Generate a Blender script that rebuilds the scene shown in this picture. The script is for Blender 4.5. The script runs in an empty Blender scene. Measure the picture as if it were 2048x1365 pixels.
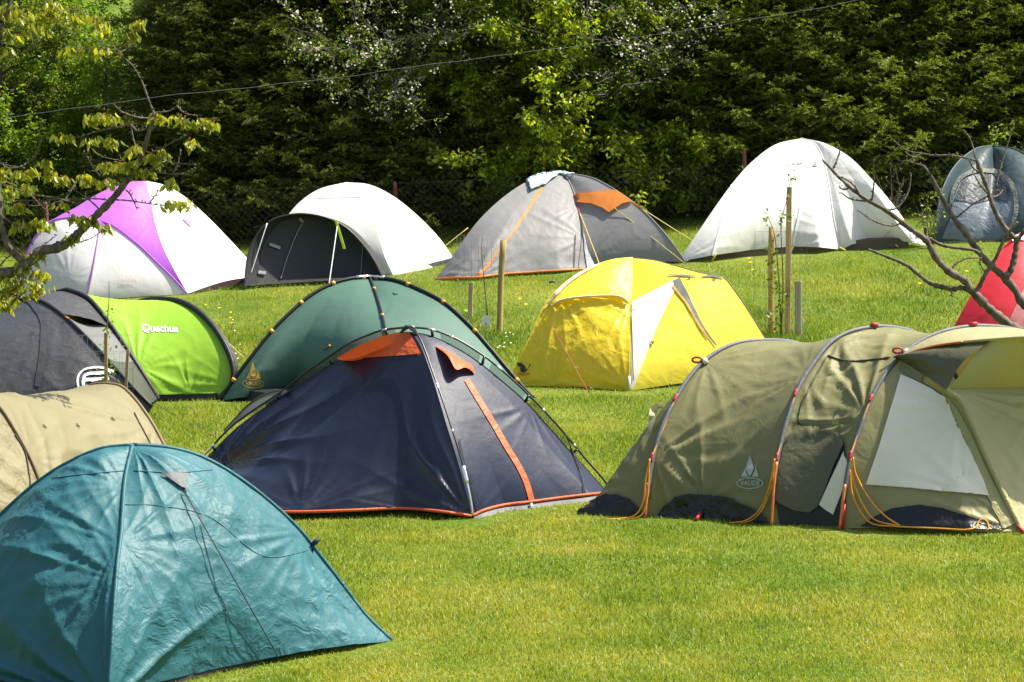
import bpy, bmesh, math, random
import numpy as np
from mathutils import Vector, noise as mnoise
from mathutils.bvhtree import BVHTree

random.seed(7); RNG = np.random.default_rng(7)
scene = bpy.context.scene
COL = scene.collection
F = 6000.0; YH = 480.0; CX = 1024.0          # focal length in photo pixels, horizon row, centre column
CAMZ = 1.85                                   # camera height; the ground beside the navy tent is z = 0

# ------------------------------------------------------------------ ground
_kd = np.array([-30, 0, 8, 14, 16, 20, 24, 27, 30, 33, 36, 40, 46, 60, 90, 160, 400], float)
_kz = np.array([-2.6, -2.6, -2.5, -2.28, -2.14, -1.85, -1.58, -1.33, -.85, -.40, .0, .5, 1.6, 6.0, 16.0, 34.0, 70.0]) + CAMZ
_sl = np.gradient(_kz, _kd)
def profile(d):
    d = np.asarray(d, float)
    i = np.clip(np.searchsorted(_kd, d) - 1, 0, len(_kd) - 2)
    h = _kd[i+1] - _kd[i]; t = np.clip((d - _kd[i]) / h, 0, 1)
    return ((2*t**3-3*t**2+1)*_kz[i] + (t**3-2*t**2+t)*h*_sl[i] + (-2*t**3+3*t**2)*_kz[i+1] + (t**3-t**2)*h*_sl[i+1])
def ground(x, d):
    x = np.asarray(x, float); d = np.asarray(d, float)
    tilt = .03 + .022*np.clip((d-25)/6, 0, 1)
    xx = 9*np.tanh(x/9)
    z = profile(d) + tilt*xx
    z = z + .014*np.sin(1.9*x+.6*d)*np.sin(1.3*d-.7*x+1) + .008*np.sin(4.1*x-1.7*d+2)*np.sin(3.3*d+.9*x)
    return z
def W(px, py, d):
    return np.array([(px-CX)/F*d, d, CAMZ + (YH-py)/F*d])
def GD(px, py):
    lo, hi = 10.0, 60.0
    prev = lo
    for d in np.arange(10, 60, .25):
        p = W(px, py, d)
        if p[2] < ground(p[0], d):
            lo, hi = prev, d; break
        prev = d
    for _ in range(30):
        m = (lo+hi)/2; p = W(px, py, m)
        if p[2] < ground(p[0], m): hi = m
        else: lo = m
    return (lo+hi)/2
def G(px, py):
    return W(px, py, GD(px, py))
def pix(p):
    return CX + p[0]/p[1]*F, YH - (p[2]-CAMZ)/p[1]*F

# ------------------------------------------------------------------ object helpers
def tag(o, label, cat, group=None, kind=None):
    o['label'] = label; o['category'] = cat
    if group: o['group'] = group
    if kind: o['kind'] = kind
    return o
def empty(name, loc, label, cat, group=None):
    o = bpy.data.objects.new(name, None); COL.objects.link(o)
    o.location = [float(c) for c in loc]; o.empty_display_size = .2
    return tag(o, label, cat, group)
def root_loc(o):
    v = Vector((0, 0, 0))
    while o is not None:
        v += o.location; o = o.parent
    return v
def mesh_obj(name, verts, faces, mat, parent=None, smooth=True, attrs=None):
    """verts in world coordinates; the object's origin follows its parent"""
    verts = np.asarray(verts, float).reshape(-1, 3)
    off = root_loc(parent) if parent is not None else Vector((0, 0, 0))
    verts = verts - np.array(off)
    me = bpy.data.meshes.new(name)
    if isinstance(faces, np.ndarray):
        k = faces.shape[1]; n = len(faces)
        me.vertices.add(len(verts)); me.vertices.foreach_set('co', verts.astype(np.float32).ravel())
        me.loops.add(n*k); me.loops.foreach_set('vertex_index', faces.astype(np.int32).ravel())
        me.polygons.add(n)
        me.polygons.foreach_set('loop_start', np.arange(0, n*k, k, dtype=np.int32))
        me.polygons.foreach_set('loop_total', np.full(n, k, np.int32))
        me.update(calc_edges=True)
    else:
        me.from_pydata(verts.tolist(), [], [list(map(int, f)) for f in faces])
    me.validate()
    if smooth:
        me.polygons.foreach_set('use_smooth', np.ones(len(me.polygons), bool))
    for k, a in (attrs or {}).items():
        at = me.attributes.new(k, 'FLOAT', 'POINT'); at.data.foreach_set('value', np.asarray(a, np.float32))
    if mat: me.materials.append(mat)
    o = bpy.data.objects.new(name, me); COL.objects.link(o)
    if parent is not None: o.parent = parent
    return o

def spline(pts, n):
    """Catmull-Rom through pts (k dims), n samples evenly spaced along the curve"""
    P = np.asarray(pts, float)
    if len(P) == 2: return P[0] + (P[1]-P[0])*np.linspace(0, 1, n)[:, None]
    Q = np.vstack([2*P[0]-P[1], P, 2*P[-1]-P[-2]])
    out = []
    for i in range(1, len(Q)-2):
        t = np.linspace(0, 1, 24, endpoint=False)[:, None]
        a, b, c, d = Q[i-1], Q[i], Q[i+1], Q[i+2]
        out.append(.5*(2*b + (c-a)*t + (2*a-5*b+4*c-d)*t**2 + (3*b-a-3*c+d)*t**3))
    out = np.vstack(out + [P[-1][None]])
    return resample(out, n)
def resample(C, n):
    C = np.asarray(C, float)
    s = np.r_[0, np.cumsum(np.linalg.norm(np.diff(C, axis=0), axis=1))]
    if s[-1] < 1e-9: return np.repeat(C[:1], n, 0)
    t = np.linspace(0, s[-1], n)
    return np.stack([np.interp(t, s, C[:, k]) for k in range(C.shape[1])], 1)
def edge(px, d_top, d_foot, n=60, mode='sin'):
    """a pole line given from its top down to its foot in picture coordinates, with the distance eased between; returned foot first"""
    q = spline(px, n); t = np.linspace(0, 1, n)
    f = np.sin(t*math.pi/2) if mode == 'sin' else t
    d = d_top + (d_foot-d_top)*f
    return np.array([W(q[i, 0], q[i, 1], d[i]) for i in range(n)])[::-1]
def mirror_edge(E):
    """half turn of a pole line about the vertical through its top, its foot set on the ground"""
    T = E[-1]; M = E.copy()
    M[:, 0] = 2*T[0]-E[:, 0]; M[:, 1] = 2*T[1]-E[:, 1]
    dz = float(ground(M[0, 0], M[0, 1])) + .01 - M[0, 2]
    w = np.clip((T[2]-E[:, 2])/max(1e-6, T[2]-E[0, 2]), 0, 1)
    M[:, 2] += dz*w
    return M
def hoop(E, n=121):
    return resample(np.vstack([E, mirror_edge(E)[::-1][1:]]), n)

def tube_geo(P, r, sides=6, cap=True):
    P = np.asarray(P, float); n = len(P)
    r = np.full(n, r, float) if np.isscalar(r) else np.asarray(r, float)
    T = np.gradient(P, axis=0); T /= np.linalg.norm(T, axis=1)[:, None] + 1e-12
    up = np.array([0, 0, 1.]) if abs(T[0, 2]) < .9 else np.array([1., 0, 0])
    N = np.cross(T[0], up); N /= np.linalg.norm(N)
    V = []
    a = np.arange(sides)/sides*2*math.pi
    for i in range(n):
        N = N - T[i]*np.dot(N, T[i]); N /= np.linalg.norm(N) + 1e-12
        B = np.cross(T[i], N)
        V.append(P[i] + r[i]*(np.cos(a)[:, None]*N + np.sin(a)[:, None]*B))
    V = np.vstack(V); Fs = []
    for i in range(n-1):
        for k in range(sides):
            k2 = (k+1) % sides
            Fs.append([i*sides+k, i*sides+k2, (i+1)*sides+k2, (i+1)*sides+k])
    if cap:
        Fs.append(list(range(sides))[::-1]); Fs.append([(n-1)*sides+k for k in range(sides)])
    return V, Fs
class MB:
    """collects geometry that becomes one mesh object"""
    def __init__(s): s.v = []; s.f = []; s.n = 0
    def add(s, V, Fs):
        V = np.asarray(V, float).reshape(-1, 3)
        s.v.append(V); s.f += [[int(i)+s.n for i in f] for f in Fs]; s.n += len(V); return s
    def tube(s, P, r, sides=6): return s.add(*tube_geo(P, r, sides))
    def build(s, name, mat, parent=None, smooth=True):
        return mesh_obj(name, np.vstack(s.v), s.f, mat, parent, smooth)
def box_geo(c, sx, sy, sz, tilt=0, jit=0, bev=.0):
    """a slightly irregular post or box with chamfered upright edges standing on c"""
    b = min(sx, sy)*.16
    ring = [(-sx/2+b, -sy/2), (sx/2-b, -sy/2), (sx/2, -sy/2+b), (sx/2, sy/2-b), (sx/2-b, sy/2), (-sx/2+b, sy/2), (-sx/2, sy/2-b), (-sx/2, -sy/2+b)]
    V = []; zs = [-.25, 0, sz*.33, sz*.66, sz-b, sz]
    for k, z in enumerate(zs):
        s = 1 if z < sz-1e-6 else .8
        for x, y in ring:
            V.append([c[0]+x*s+tilt*z+random.uniform(-jit, jit), c[1]+y*s+random.uniform(-jit, jit), c[2]+z])
    Fs = []
    for i in range(len(zs)-1):
        for k in range(8): Fs.append([i*8+k, i*8+(k+1) % 8, (i+1)*8+(k+1) % 8, (i+1)*8+k])
    Fs.append([(len(zs)-1)*8+k for k in range(8)]); Fs.append(list(range(8))[::-1])
    return np.array(V), Fs

# ------------------------------------------------------------------ materials
def new_mat(name):
    m = bpy.data.materials.new(name); m.use_nodes = True
    nt = m.node_tree; nt.nodes.clear()
    return m, nt, nt.nodes, nt.links
def fabric(name, col, rough=.5, trans=.18, bump=.25, scale=7., crease=0., spec=.4, tcol=None, weave=True, fine=.05, crs=6.):
    m, nt, N, L = new_mat(name)
    out = N.new('ShaderNodeOutputMaterial'); bs = N.new('ShaderNodeBsdfPrincipled')
    tc = N.new('ShaderNodeTexCoord')
    mp = N.new('ShaderNodeMapping'); L.new(tc.outputs['Object'], mp.inputs['Vector'])
    n1 = N.new('ShaderNodeTexNoise'); n1.inputs['Scale'].default_value = 2.2; n1.inputs['Detail'].default_value = 4
    L.new(mp.outputs[0], n1.inputs['Vector'])
    hs = N.new('ShaderNodeMapRange'); hs.inputs['From Min'].default_value = .3; hs.inputs['From Max'].default_value = .7
    hs.inputs['To Min'].default_value = .92; hs.inputs['To Max'].default_value = 1.06
    L.new(n1.outputs['Fac'], hs.inputs['Value'])
    mul = N.new('ShaderNodeVectorMath'); mul.operation = 'SCALE'; mul.inputs[0].default_value = col
    L.new(hs.outputs[0], mul.inputs['Scale'])
    L.new(mul.outputs[0], bs.inputs['Base Color'])
    bs.inputs['Roughness'].default_value = rough
    bs.inputs['Specular IOR Level'].default_value = spec
    # wrinkles: broad soft folds, sharper creases, and a fine ripple
    n2 = N.new('ShaderNodeTexNoise'); n2.inputs['Scale'].default_value = scale; n2.inputs['Detail'].default_value = 3; n2.inputs['Distortion'].default_value = .8
    L.new(mp.outputs[0], n2.inputs['Vector'])
    b1 = N.new('ShaderNodeBump'); b1.inputs['Strength'].default_value = bump; b1.inputs['Distance'].default_value = .05
    L.new(n2.outputs['Fac'], b1.inputs['Height'])
    last = b1
    if crease > 0:
        nd = N.new('ShaderNodeTexNoise'); nd.inputs['Scale'].default_value = 4.; nd.inputs['Detail'].default_value = 2
        L.new(mp.outputs[0], nd.inputs['Vector'])
        ad = N.new('ShaderNodeMixRGB'); ad.blend_type = 'ADD'; ad.inputs[0].default_value = .35
        L.new(mp.outputs[0], ad.inputs[1]); L.new(nd.outputs['Color'], ad.inputs[2])
        vo = N.new('ShaderNodeTexNoise'); vo.inputs['Scale'].default_value = crs; vo.inputs['Detail'].default_value = 3; vo.inputs['Roughness'].default_value = .6; vo.inputs['Distortion'].default_value = .35
        L.new(ad.outputs[0], vo.inputs['Vector'])
        m1 = N.new('ShaderNodeMath'); m1.operation = 'SUBTRACT'; m1.inputs[1].default_value = .5; L.new(vo.outputs['Fac'], m1.inputs[0])
        m2 = N.new('ShaderNodeMath'); m2.operation = 'ABSOLUTE'; L.new(m1.outputs[0], m2.inputs[0])
        m3 = N.new('ShaderNodeMath'); m3.operation = 'POWER'; m3.inputs[1].default_value = .75; L.new(m2.outputs[0], m3.inputs[0])
        nm = N.new('ShaderNodeTexNoise'); nm.inputs['Scale'].default_value = 1.6; nm.inputs['Detail'].default_value = 2; L.new(mp.outputs[0], nm.inputs['Vector'])
        mm = N.new('ShaderNodeMapRange'); mm.inputs['From Min'].default_value = .34; mm.inputs['From Max'].default_value = .64; L.new(nm.outputs['Fac'], mm.inputs['Value'])
        m4 = N.new('ShaderNodeMath'); m4.operation = 'MULTIPLY'; L.new(m3.outputs[0], m4.inputs[0]); L.new(mm.outputs[0], m4.inputs[1]); m3 = m4
        b2 = N.new('ShaderNodeBump'); b2.inputs['Strength'].default_value = crease; b2.inputs['Distance'].default_value = .05
        b2.invert = True; L.new(m3.outputs[0], b2.inputs['Height']); L.new(b1.outputs[0], b2.inputs['Normal'])
        last = b2
    n3 = N.new('ShaderNodeTexNoise'); n3.inputs['Scale'].default_value = 38.; n3.inputs['Detail'].default_value = 2
    L.new(mp.outputs[0], n3.inputs['Vector'])
    b3 = N.new('ShaderNodeBump'); b3.inputs['Strength'].default_value = fine; b3.inputs['Distance'].default_value = .012
    L.new(n3.outputs['Fac'], b3.inputs['Height']); L.new(last.outputs[0], b3.inputs['Normal'])
    L.new(b3.outputs[0], bs.inputs['Normal'])
    if trans > 0:
        tr = N.new('ShaderNodeBsdfTranslucent'); tr.inputs['Color'].default_value = (*(tcol or col), 1)
        mx = N.new('ShaderNodeMixShader'); mx.inputs[0].default_value = trans
        L.new(bs.outputs[0], mx.inputs[1]); L.new(tr.outputs[0], mx.inputs[2]); L.new(mx.outputs[0], out.inputs['Surface'])
    else:
        L.new(bs.outputs[0], out.inputs['Surface'])
    return m
def plain(name, col, rough=.6, metal=0., var=.15, scale=20., bump=.0):
    m, nt, N, L = new_mat(name)
    out = N.new('ShaderNodeOutputMaterial'); bs = N.new('ShaderNodeBsdfPrincipled')
    tc = N.new('ShaderNodeTexCoord'); n1 = N.new('ShaderNodeTexNoise'); n1.inputs['Scale'].default_value = scale; n1.inputs['Detail'].default_value = 4
    L.new(tc.outputs['Object'], n1.inputs['Vector'])
    mr = N.new('ShaderNodeMapRange'); mr.inputs['From Min'].default_value = .3; mr.inputs['From Max'].default_value = .7
    mr.inputs['To Min'].default_value = 1-var; mr.inputs['To Max'].default_value = 1+var
    L.new(n1.outputs['Fac'], mr.inputs['Value'])
    mul = N.new('ShaderNodeVectorMath'); mul.operation = 'SCALE'; mul.inputs[0].default_value = col
    L.new(mr.outputs[0], mul.inputs['Scale']); L.new(mul.outputs[0], bs.inputs['Base Color'])
    bs.inputs['Roughness'].default_value = rough; bs.inputs['Metallic'].default_value = metal
    if bump:
        b = N.new('ShaderNodeBump'); b.inputs['Strength'].default_value = bump; b.inputs['Distance'].default_value = .01
        L.new(n1.outputs['Fac'], b.inputs['Height']); L.new(b.outputs[0], bs.inputs['Normal'])
    L.new(bs.outputs[0], out.inputs['Surface'])
    return m
def wood(name, a, b):
    m, nt, N, L = new_mat(name)
    out = N.new('ShaderNodeOutputMaterial'); bs = N.new('ShaderNodeBsdfPrincipled'); bs.inputs['Roughness'].default_value = .8
    tc = N.new('ShaderNodeTexCoord'); mp = N.new('ShaderNodeMapping'); mp.inputs['Scale'].default_value = (40, 40, 3)
    L.new(tc.outputs['Object'], mp.inputs['Vector'])
    n1 = N.new('ShaderNodeTexNoise'); n1.inputs['Scale'].default_value = 1.; n1.inputs['Detail'].default_value = 5
    L.new(mp.outputs[0], n1.inputs['Vector'])
    cr = N.new('ShaderNodeValToRGB'); cr.color_ramp.elements[0].position = .3; cr.color_ramp.elements[1].position = .7
    cr.color_ramp.elements[0].color = (*a, 1); cr.color_ramp.elements[1].color = (*b, 1)
    L.new(n1.outputs['Fac'], cr.inputs[0]); L.new(cr.outputs[0], bs.inputs['Base Color'])
    bp = N.new('ShaderNodeBump'); bp.inputs['Strength'].default_value = .4; bp.inputs['Distance'].default_value = .01
    L.new(n1.outputs['Fac'], bp.inputs['Height']); L.new(bp.outputs[0], bs.inputs['Normal'])
    L.new(bs.outputs[0], out.inputs['Surface'])
    return m
def leaf_mat(name, lo, hi, trans=.45, rough=.45, tscale=1.5, tcol=None, patch=0.):
    """leaves: tint attribute chooses between two colours; light passes through"""
    m, nt, N, L = new_mat(name)
    out = N.new('ShaderNodeOutputMaterial'); bs = N.new('ShaderNodeBsdfPrincipled'); bs.inputs['Roughness'].default_value = rough
    bs.inputs['Specular IOR Level'].default_value = .35
    at = N.new('ShaderNodeAttribute'); at.attribute_name = 'tint'
    mx = N.new('ShaderNodeMixRGB'); mx.inputs[1].default_value = (*lo, 1); mx.inputs[2].default_value = (*hi, 1)
    L.new(at.outputs['Fac'], mx.inputs[0])
    L.new(mx.outputs[0], bs.inputs['Base Color'])
    tr = N.new('ShaderNodeBsdfTranslucent')
    sc = N.new('ShaderNodeMixRGB'); sc.blend_type = 'MULTIPLY'; sc.inputs[0].default_value = 1
    L.new(mx.outputs[0], sc.inputs[1]); sc.inputs[2].default_value = (*(tcol or (tscale*1.1, tscale, tscale*.35)), 1)
    L.new(sc.outputs[0], tr.inputs['Color'])
    ms = N.new('ShaderNodeMixShader'); ms.inputs[0].default_value = trans
    L.new(bs.outputs[0], ms.inputs[1]); L.new(tr.outputs[0], ms.inputs[2]); L.new(ms.outputs[0], out.inputs['Surface'])
    return m

# ------------------------------------------------------------------ tent builder
CAM = np.array([0, 0, CAMZ])
def ridge(x):
    return 1 - 2*np.abs(np.sin(x))**.75
class Tent:
    def __init__(s, name, apex, label, group=None, cat='tent'):
        s.c = np.array([apex[0], apex[1], float(ground(apex[0], apex[1]))])
        s.root = empty(name, s.c, label, cat, group)
        s.V = []; s.F = []; s.n = 0; s._b = None
    def _reg(s, V, Fs):
        s.V += [tuple(v) for v in V]; s.F += [[int(i)+s.n for i in f] for f in Fs]; s.n += len(V); s._b = None
    def panel(s, name, Lc, Rc, mat, nu=64, nv=72, bottom=None, bulge=0., hem=0., fans=(), rip=0., sc=7., reg=True, parent=None, seed=0, ends=True, sag=None, inner=False, label=None):
        Lc = resample(Lc, nv+1); Rc = resample(Rc, nv+1)
        u = np.linspace(0, 1, nu+1)[None, :, None]; v = np.linspace(0, 1, nv+1)[:, None, None]
        P = Lc[:, None, :]*(1-u) + Rc[:, None, :]*u
        if bottom is not None:
            B = resample(bottom, nu+1)
            P = P + (1-v)**3*(B[None] - P[0:1])
        # frame and normals
        du = np.gradient(P, axis=1); dv = np.gradient(P, axis=0)
        Nn = np.cross(du, dv); ln = np.linalg.norm(Nn, axis=2, keepdims=True); Nn = np.where(ln > 1e-9, Nn/np.maximum(ln, 1e-9), 0)
        ctr = s.c + np.array([0, 0, .3])
        sign = np.sign(np.sum(Nn*(P-ctr), axis=2).sum()) or 1.0
        Nn = Nn*sign
        uu = u[..., 0] + 0*v[..., 0]; vv = v[..., 0] + 0*u[..., 0]
        em = np.clip(4*uu*(1-uu), 0, 1)**.5
        if ends: em = em*np.clip((1-vv)*8, 0, 1)
        D = bulge*4*uu*(1-uu)*np.sin(np.pi*np.clip(vv*.85+.1, 0, 1))
        if sag is not None: D = D - sag*4*uu*(1-uu)
        e1 = Rc[0]-Lc[0]; e1 = e1/ (np.linalg.norm(e1)+1e-9)
        e2 = (Lc[nv//2]+Rc[nv//2])/2 - (Lc[0]+Rc[0])/2; e2 = e2 - e1*np.dot(e1, e2); e2 /= np.linalg.norm(e2)+1e-9
        for (u0, v0, amp, nf, reach) in fans:
            Q = P[int(round(v0*nv)), int(round(u0*nu))]
            a = (P-Q)@e1; b = (P-Q)@e2; r = np.hypot(a, b); th = np.arctan2(b, a)
            wob = .5*np.sin(th*5.3+seed+nf) + .35*np.sin(th*11.1+2*seed) + .25*np.sin(r*7+th*3)
            D = D + amp*ridge(nf*th+wob)*np.clip(r/.12, 0, 1)*np.exp(-(r/reach)**2)*(.65+.35*np.sin(th*3.7+seed))
        if rip > 0:
            R = np.zeros(uu.shape)
            for i in range(nv+1):
                for j in range(nu+1):
                    p = Vector(P[i, j])*sc + Vector((seed*3.1, 0, 0))
                    a = mnoise.noise(p); b = mnoise.noise(p*2.3+Vector((5, 1, 2)))
                    R[i, j] = (1-2.4*abs(a)) + .45*(1-2.4*abs(b))
            D = D + rip*R*(.45+.55*(1-vv))
        P = P + Nn*(D*em)[..., None]
        if hem: P[..., 2] += hem*4*(uu*(1-uu))*np.clip(1-vv*3, 0, 1)**2
        V = P.reshape(-1, 3); k = nu+1
        ii, jj = np.meshgrid(np.arange(nv), np.arange(nu), indexing='ij')
        a = (ii*k+jj).ravel(); Fs = np.stack([a, a+1, a+k+1, a+k], 1)
        if sign < 0: Fs = Fs[:, ::-1]
        o = mesh_obj(name, V, Fs, mat, parent or s.root)
        if label: o['label'] = label
        if reg: s._reg(V, Fs)
        s.last = P
        return o
    def bvh(s):
        if s._b is None: s._b = BVHTree.FromPolygons([Vector(v) for v in s.V], s.F)
        return s._b
    def ray(s, px, py):
        h = s._ray(px, py)
        if h is None:
            for r in range(3, 60, 3):
                for k in range(12):
                    h = s._ray(px+r*math.cos(k*.5236), py+r*math.sin(k*.5236))
                    if h is not None:
                        return W(px, py, h[0][1]), h[1]
            print('ray missed', s.root.name, px, py); return W(px, py, s.c[1]), np.array([0, -1., 0])
        return h
    def _ray(s, px, py):
        d = W(px, py, 1.0) - CAM; d = Vector(d).normalized()
        loc, nor, idx, dist = s.bvh().ray_cast(Vector(CAM), d)
        if loc is None: return None
        if nor.dot(d) > 0: nor = -nor
        return np.array(loc), np.array(nor)
    def rays(s, pts, off):
        out = [None]*len(pts); last = None
        for i, (x, y) in enumerate(pts):
            h = s._ray(x, y)
            if h is not None: out[i] = h[0]+h[1]*off
        good = [i for i, o in enumerate(out) if o is not None]
        if not good: return None
        G2 = np.array([pts[i] for i in good])
        for i, o in enumerate(out):
            if o is None:
                j = good[int(np.argmin(((G2-np.array(pts[i]))**2).sum(1)))]
                out[i] = W(pts[i][0], pts[i][1], out[j][1])
        return np.array(out)
    def mesh_patch(s, name, bm, mat, off=.006, parent=None, step=7, thick=0., label=None, reg=False):
        """bm is a flat mesh in picture coordinates; cut fine, laid on the tent's surface"""
        xs = [v.co.x for v in bm.verts]; ys = [v.co.y for v in bm.verts]
        for ax, lo, hi in ((0, min(xs), max(xs)), (1, min(ys), max(ys))):
            c = lo+step
            while c < hi:
                co = (c, 0, 0) if ax == 0 else (0, c, 0); no = (1, 0, 0) if ax == 0 else (0, 1, 0)
                bmesh.ops.bisect_plane(bm, geom=bm.verts[:]+bm.edges[:]+bm.faces[:], dist=1e-4, plane_co=co, plane_no=no)
                c += step
        bm.verts.ensure_lookup_table()
        pts = [(v.co.x, v.co.y) for v in bm.verts]
        P = s.rays(pts, off)
        if P is None: bm.free(); print('patch missed', name); return None
        Fs = [[v.index for v in f.verts] for f in bm.faces]; bm.verts.index_update()
        Fs = [[v.index for v in f.verts] for f in bm.faces]
        bm.free()
        o = mesh_obj(name, P, Fs, mat, parent or s.root)
        if label: o['label'] = label
        if reg: s._reg(P, Fs)
        return o
    def patch(s, name, poly, mat, off=.006, parent=None, step=7, smooth_poly=0, **k):
        if smooth_poly: poly = spline(list(poly)+[poly[0]], smooth_poly)[:-1]
        bm = bmesh.new()
        vs = [bm.verts.new((p[0], p[1], 0)) for p in poly]
        f = bm.faces.new(vs); bmesh.ops.triangulate(bm, faces=[f])
        return s.mesh_patch(name, bm, mat, off, parent, step, **k)
    def strip(s, name, px, w, mat, off=.006, parent=None, n=40, reg=False):
        q = spline(px, n); T = np.gradient(q, axis=0); T /= np.linalg.norm(T, axis=1)[:, None]+1e-9
        Nn = np.stack([-T[:, 1], T[:, 0]], 1)
        w = np.interp(np.linspace(0, 1, n), np.linspace(0, 1, len(w)), w) if not np.isscalar(w) else np.full(n, w)
        A = q+Nn*w[:, None]/2; B = q-Nn*w[:, None]/2
        P = s.rays([tuple(p) for p in np.vstack([A, B])], off)
        Fs = [[i, i+1, n+i+1, n+i] for i in range(n-1)]
        return mesh_obj(name, P, Fs, mat, parent or s.root)
    def line(s, name, px, r, mat, off=.004, parent=None, n=40):
        q = spline(px, n); P = s.rays([tuple(p) for p in q], off)
        return MB().tube(P, r, 5).build(name, mat, parent or s.root)
    def tube(s, name, P, r, mat, parent=None, sides=6):
        return MB().tube(P, r, sides).build(name, mat, parent or s.root)
    def text(s, name, body, x, y, size, mat, sx=1., rot=0., shear=0., bold=0., off=.007, parent=None, step=9):
        cu = bpy.data.curves.new('lettering', 'FONT'); cu.body = body; cu.size = size; cu.align_x = 'CENTER'; cu.align_y = 'CENTER'; cu.offset = bold*size; cu.shear = shear
        cu.resolution_u = 3
        ob = bpy.data.objects.new('lettering', cu); COL.objects.link(ob)
        bpy.context.view_layer.update()
        dg = bpy.context.evaluated_depsgraph_get()
        me = bpy.data.meshes.new_from_object(ob.evaluated_get(dg))
        bm = bmesh.new(); bm.from_mesh(me)
        c, si = math.cos(rot), math.sin(rot)
        for v in bm.verts:
            a, b = v.co.x*sx, -v.co.y
            v.co = (x + a*c - b*si, y + a*si + b*c, 0)
        bpy.data.objects.remove(ob); bpy.data.curves.remove(cu); bpy.data.meshes.remove(me)
        return s.mesh_patch(name, bm, mat, off, parent, step)
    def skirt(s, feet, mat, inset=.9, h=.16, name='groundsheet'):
        """inner groundsheet under the raised hem; its dark colour also paints the shade there"""
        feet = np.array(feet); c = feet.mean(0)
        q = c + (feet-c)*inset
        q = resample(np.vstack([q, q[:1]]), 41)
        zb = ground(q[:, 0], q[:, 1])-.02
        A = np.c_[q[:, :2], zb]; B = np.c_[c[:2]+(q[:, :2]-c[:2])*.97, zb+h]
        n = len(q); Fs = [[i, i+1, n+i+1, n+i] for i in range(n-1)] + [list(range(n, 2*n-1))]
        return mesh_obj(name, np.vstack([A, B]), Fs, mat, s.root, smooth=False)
    def dome(s, Ls, mats, names, **k): pass

def taut(t, name, px, r, mat, lift=.05, n=24):
    """a cord stretched just off the fabric from a point on the tent to the ground"""
    q = np.array([np.array(px[0])*(1-k)+np.array(px[1])*k for k in np.linspace(0, 1, n)]); d = []
    for k, (x, y) in enumerate(q):
        h = t._ray(x, y); d.append(h[0][1] if h is not None else 1e9)
    d = np.array(d); g = GD(*px[1]); d[-1] = min(d[-1], g); d = np.where(d > 1e8, g, d)
    lo = np.linspace(d[0], d[-1], n); d = np.minimum(d, lo) - .015 - lift*np.sin(np.linspace(0, 1, n)*math.pi)
    return t.tube(name, np.array([W(x, y, k) for (x, y), k in zip(q, d)]), r, mat, sides=5)
def guy(t, name, a, b, r, mat, sag=0.0, peg=None):
    """a cord between two points with a little slack"""
    a = np.asarray(a); b = np.asarray(b); q = np.linspace(0, 1, 14)[:, None]
    P = a*(1-q)+b*q; P[:, 2] -= sag*4*q[:, 0]*(1-q[:, 0])
    o = t.tube(name, P, r, mat, sides=5)
    if peg is not None:
        g = b; MB().tube([g+np.array([0, 0, -.08]), g+np.array([.004, 0, .03]), g+np.array([.02, 0, .045])], .004, 5).build('peg', peg, o)
    return o

# ------------------------------------------------------------------ tent materials
M_black = fabric('black_fabric', (.012, .012, .014), rough=.55, trans=0, bump=.15)
M_blackshine = fabric('black_mudflap', (.010, .010, .011), rough=.4, trans=0, bump=.5, scale=9)
M_pole = plain('pole_dark', (.015, .015, .016), .35)
M_alu = plain('aluminium', (.75, .76, .78), .25, metal=.9, var=.05)
M_cord_dark = plain('cord_dark', (.02, .02, .022), .7)
M_cord_yellow = plain('cord_yellow', (.55, .42, .10), .7)
M_cord_orange = plain('cord_orange', (.75, .30, .02), .6)
M_cord_white = plain('cord_white', (.75, .75, .72), .6)
M_cord_red = plain('cord_red', (.50, .05, .07), .6)
M_red_web = plain('red_webbing', (.45, .02, .03), .6)
M_peg = plain('peg_steel', (.35, .35, .36), .4, metal=.8)

def foot(px, py): 
    p = G(px, py); p[2] += .01; return p

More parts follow.
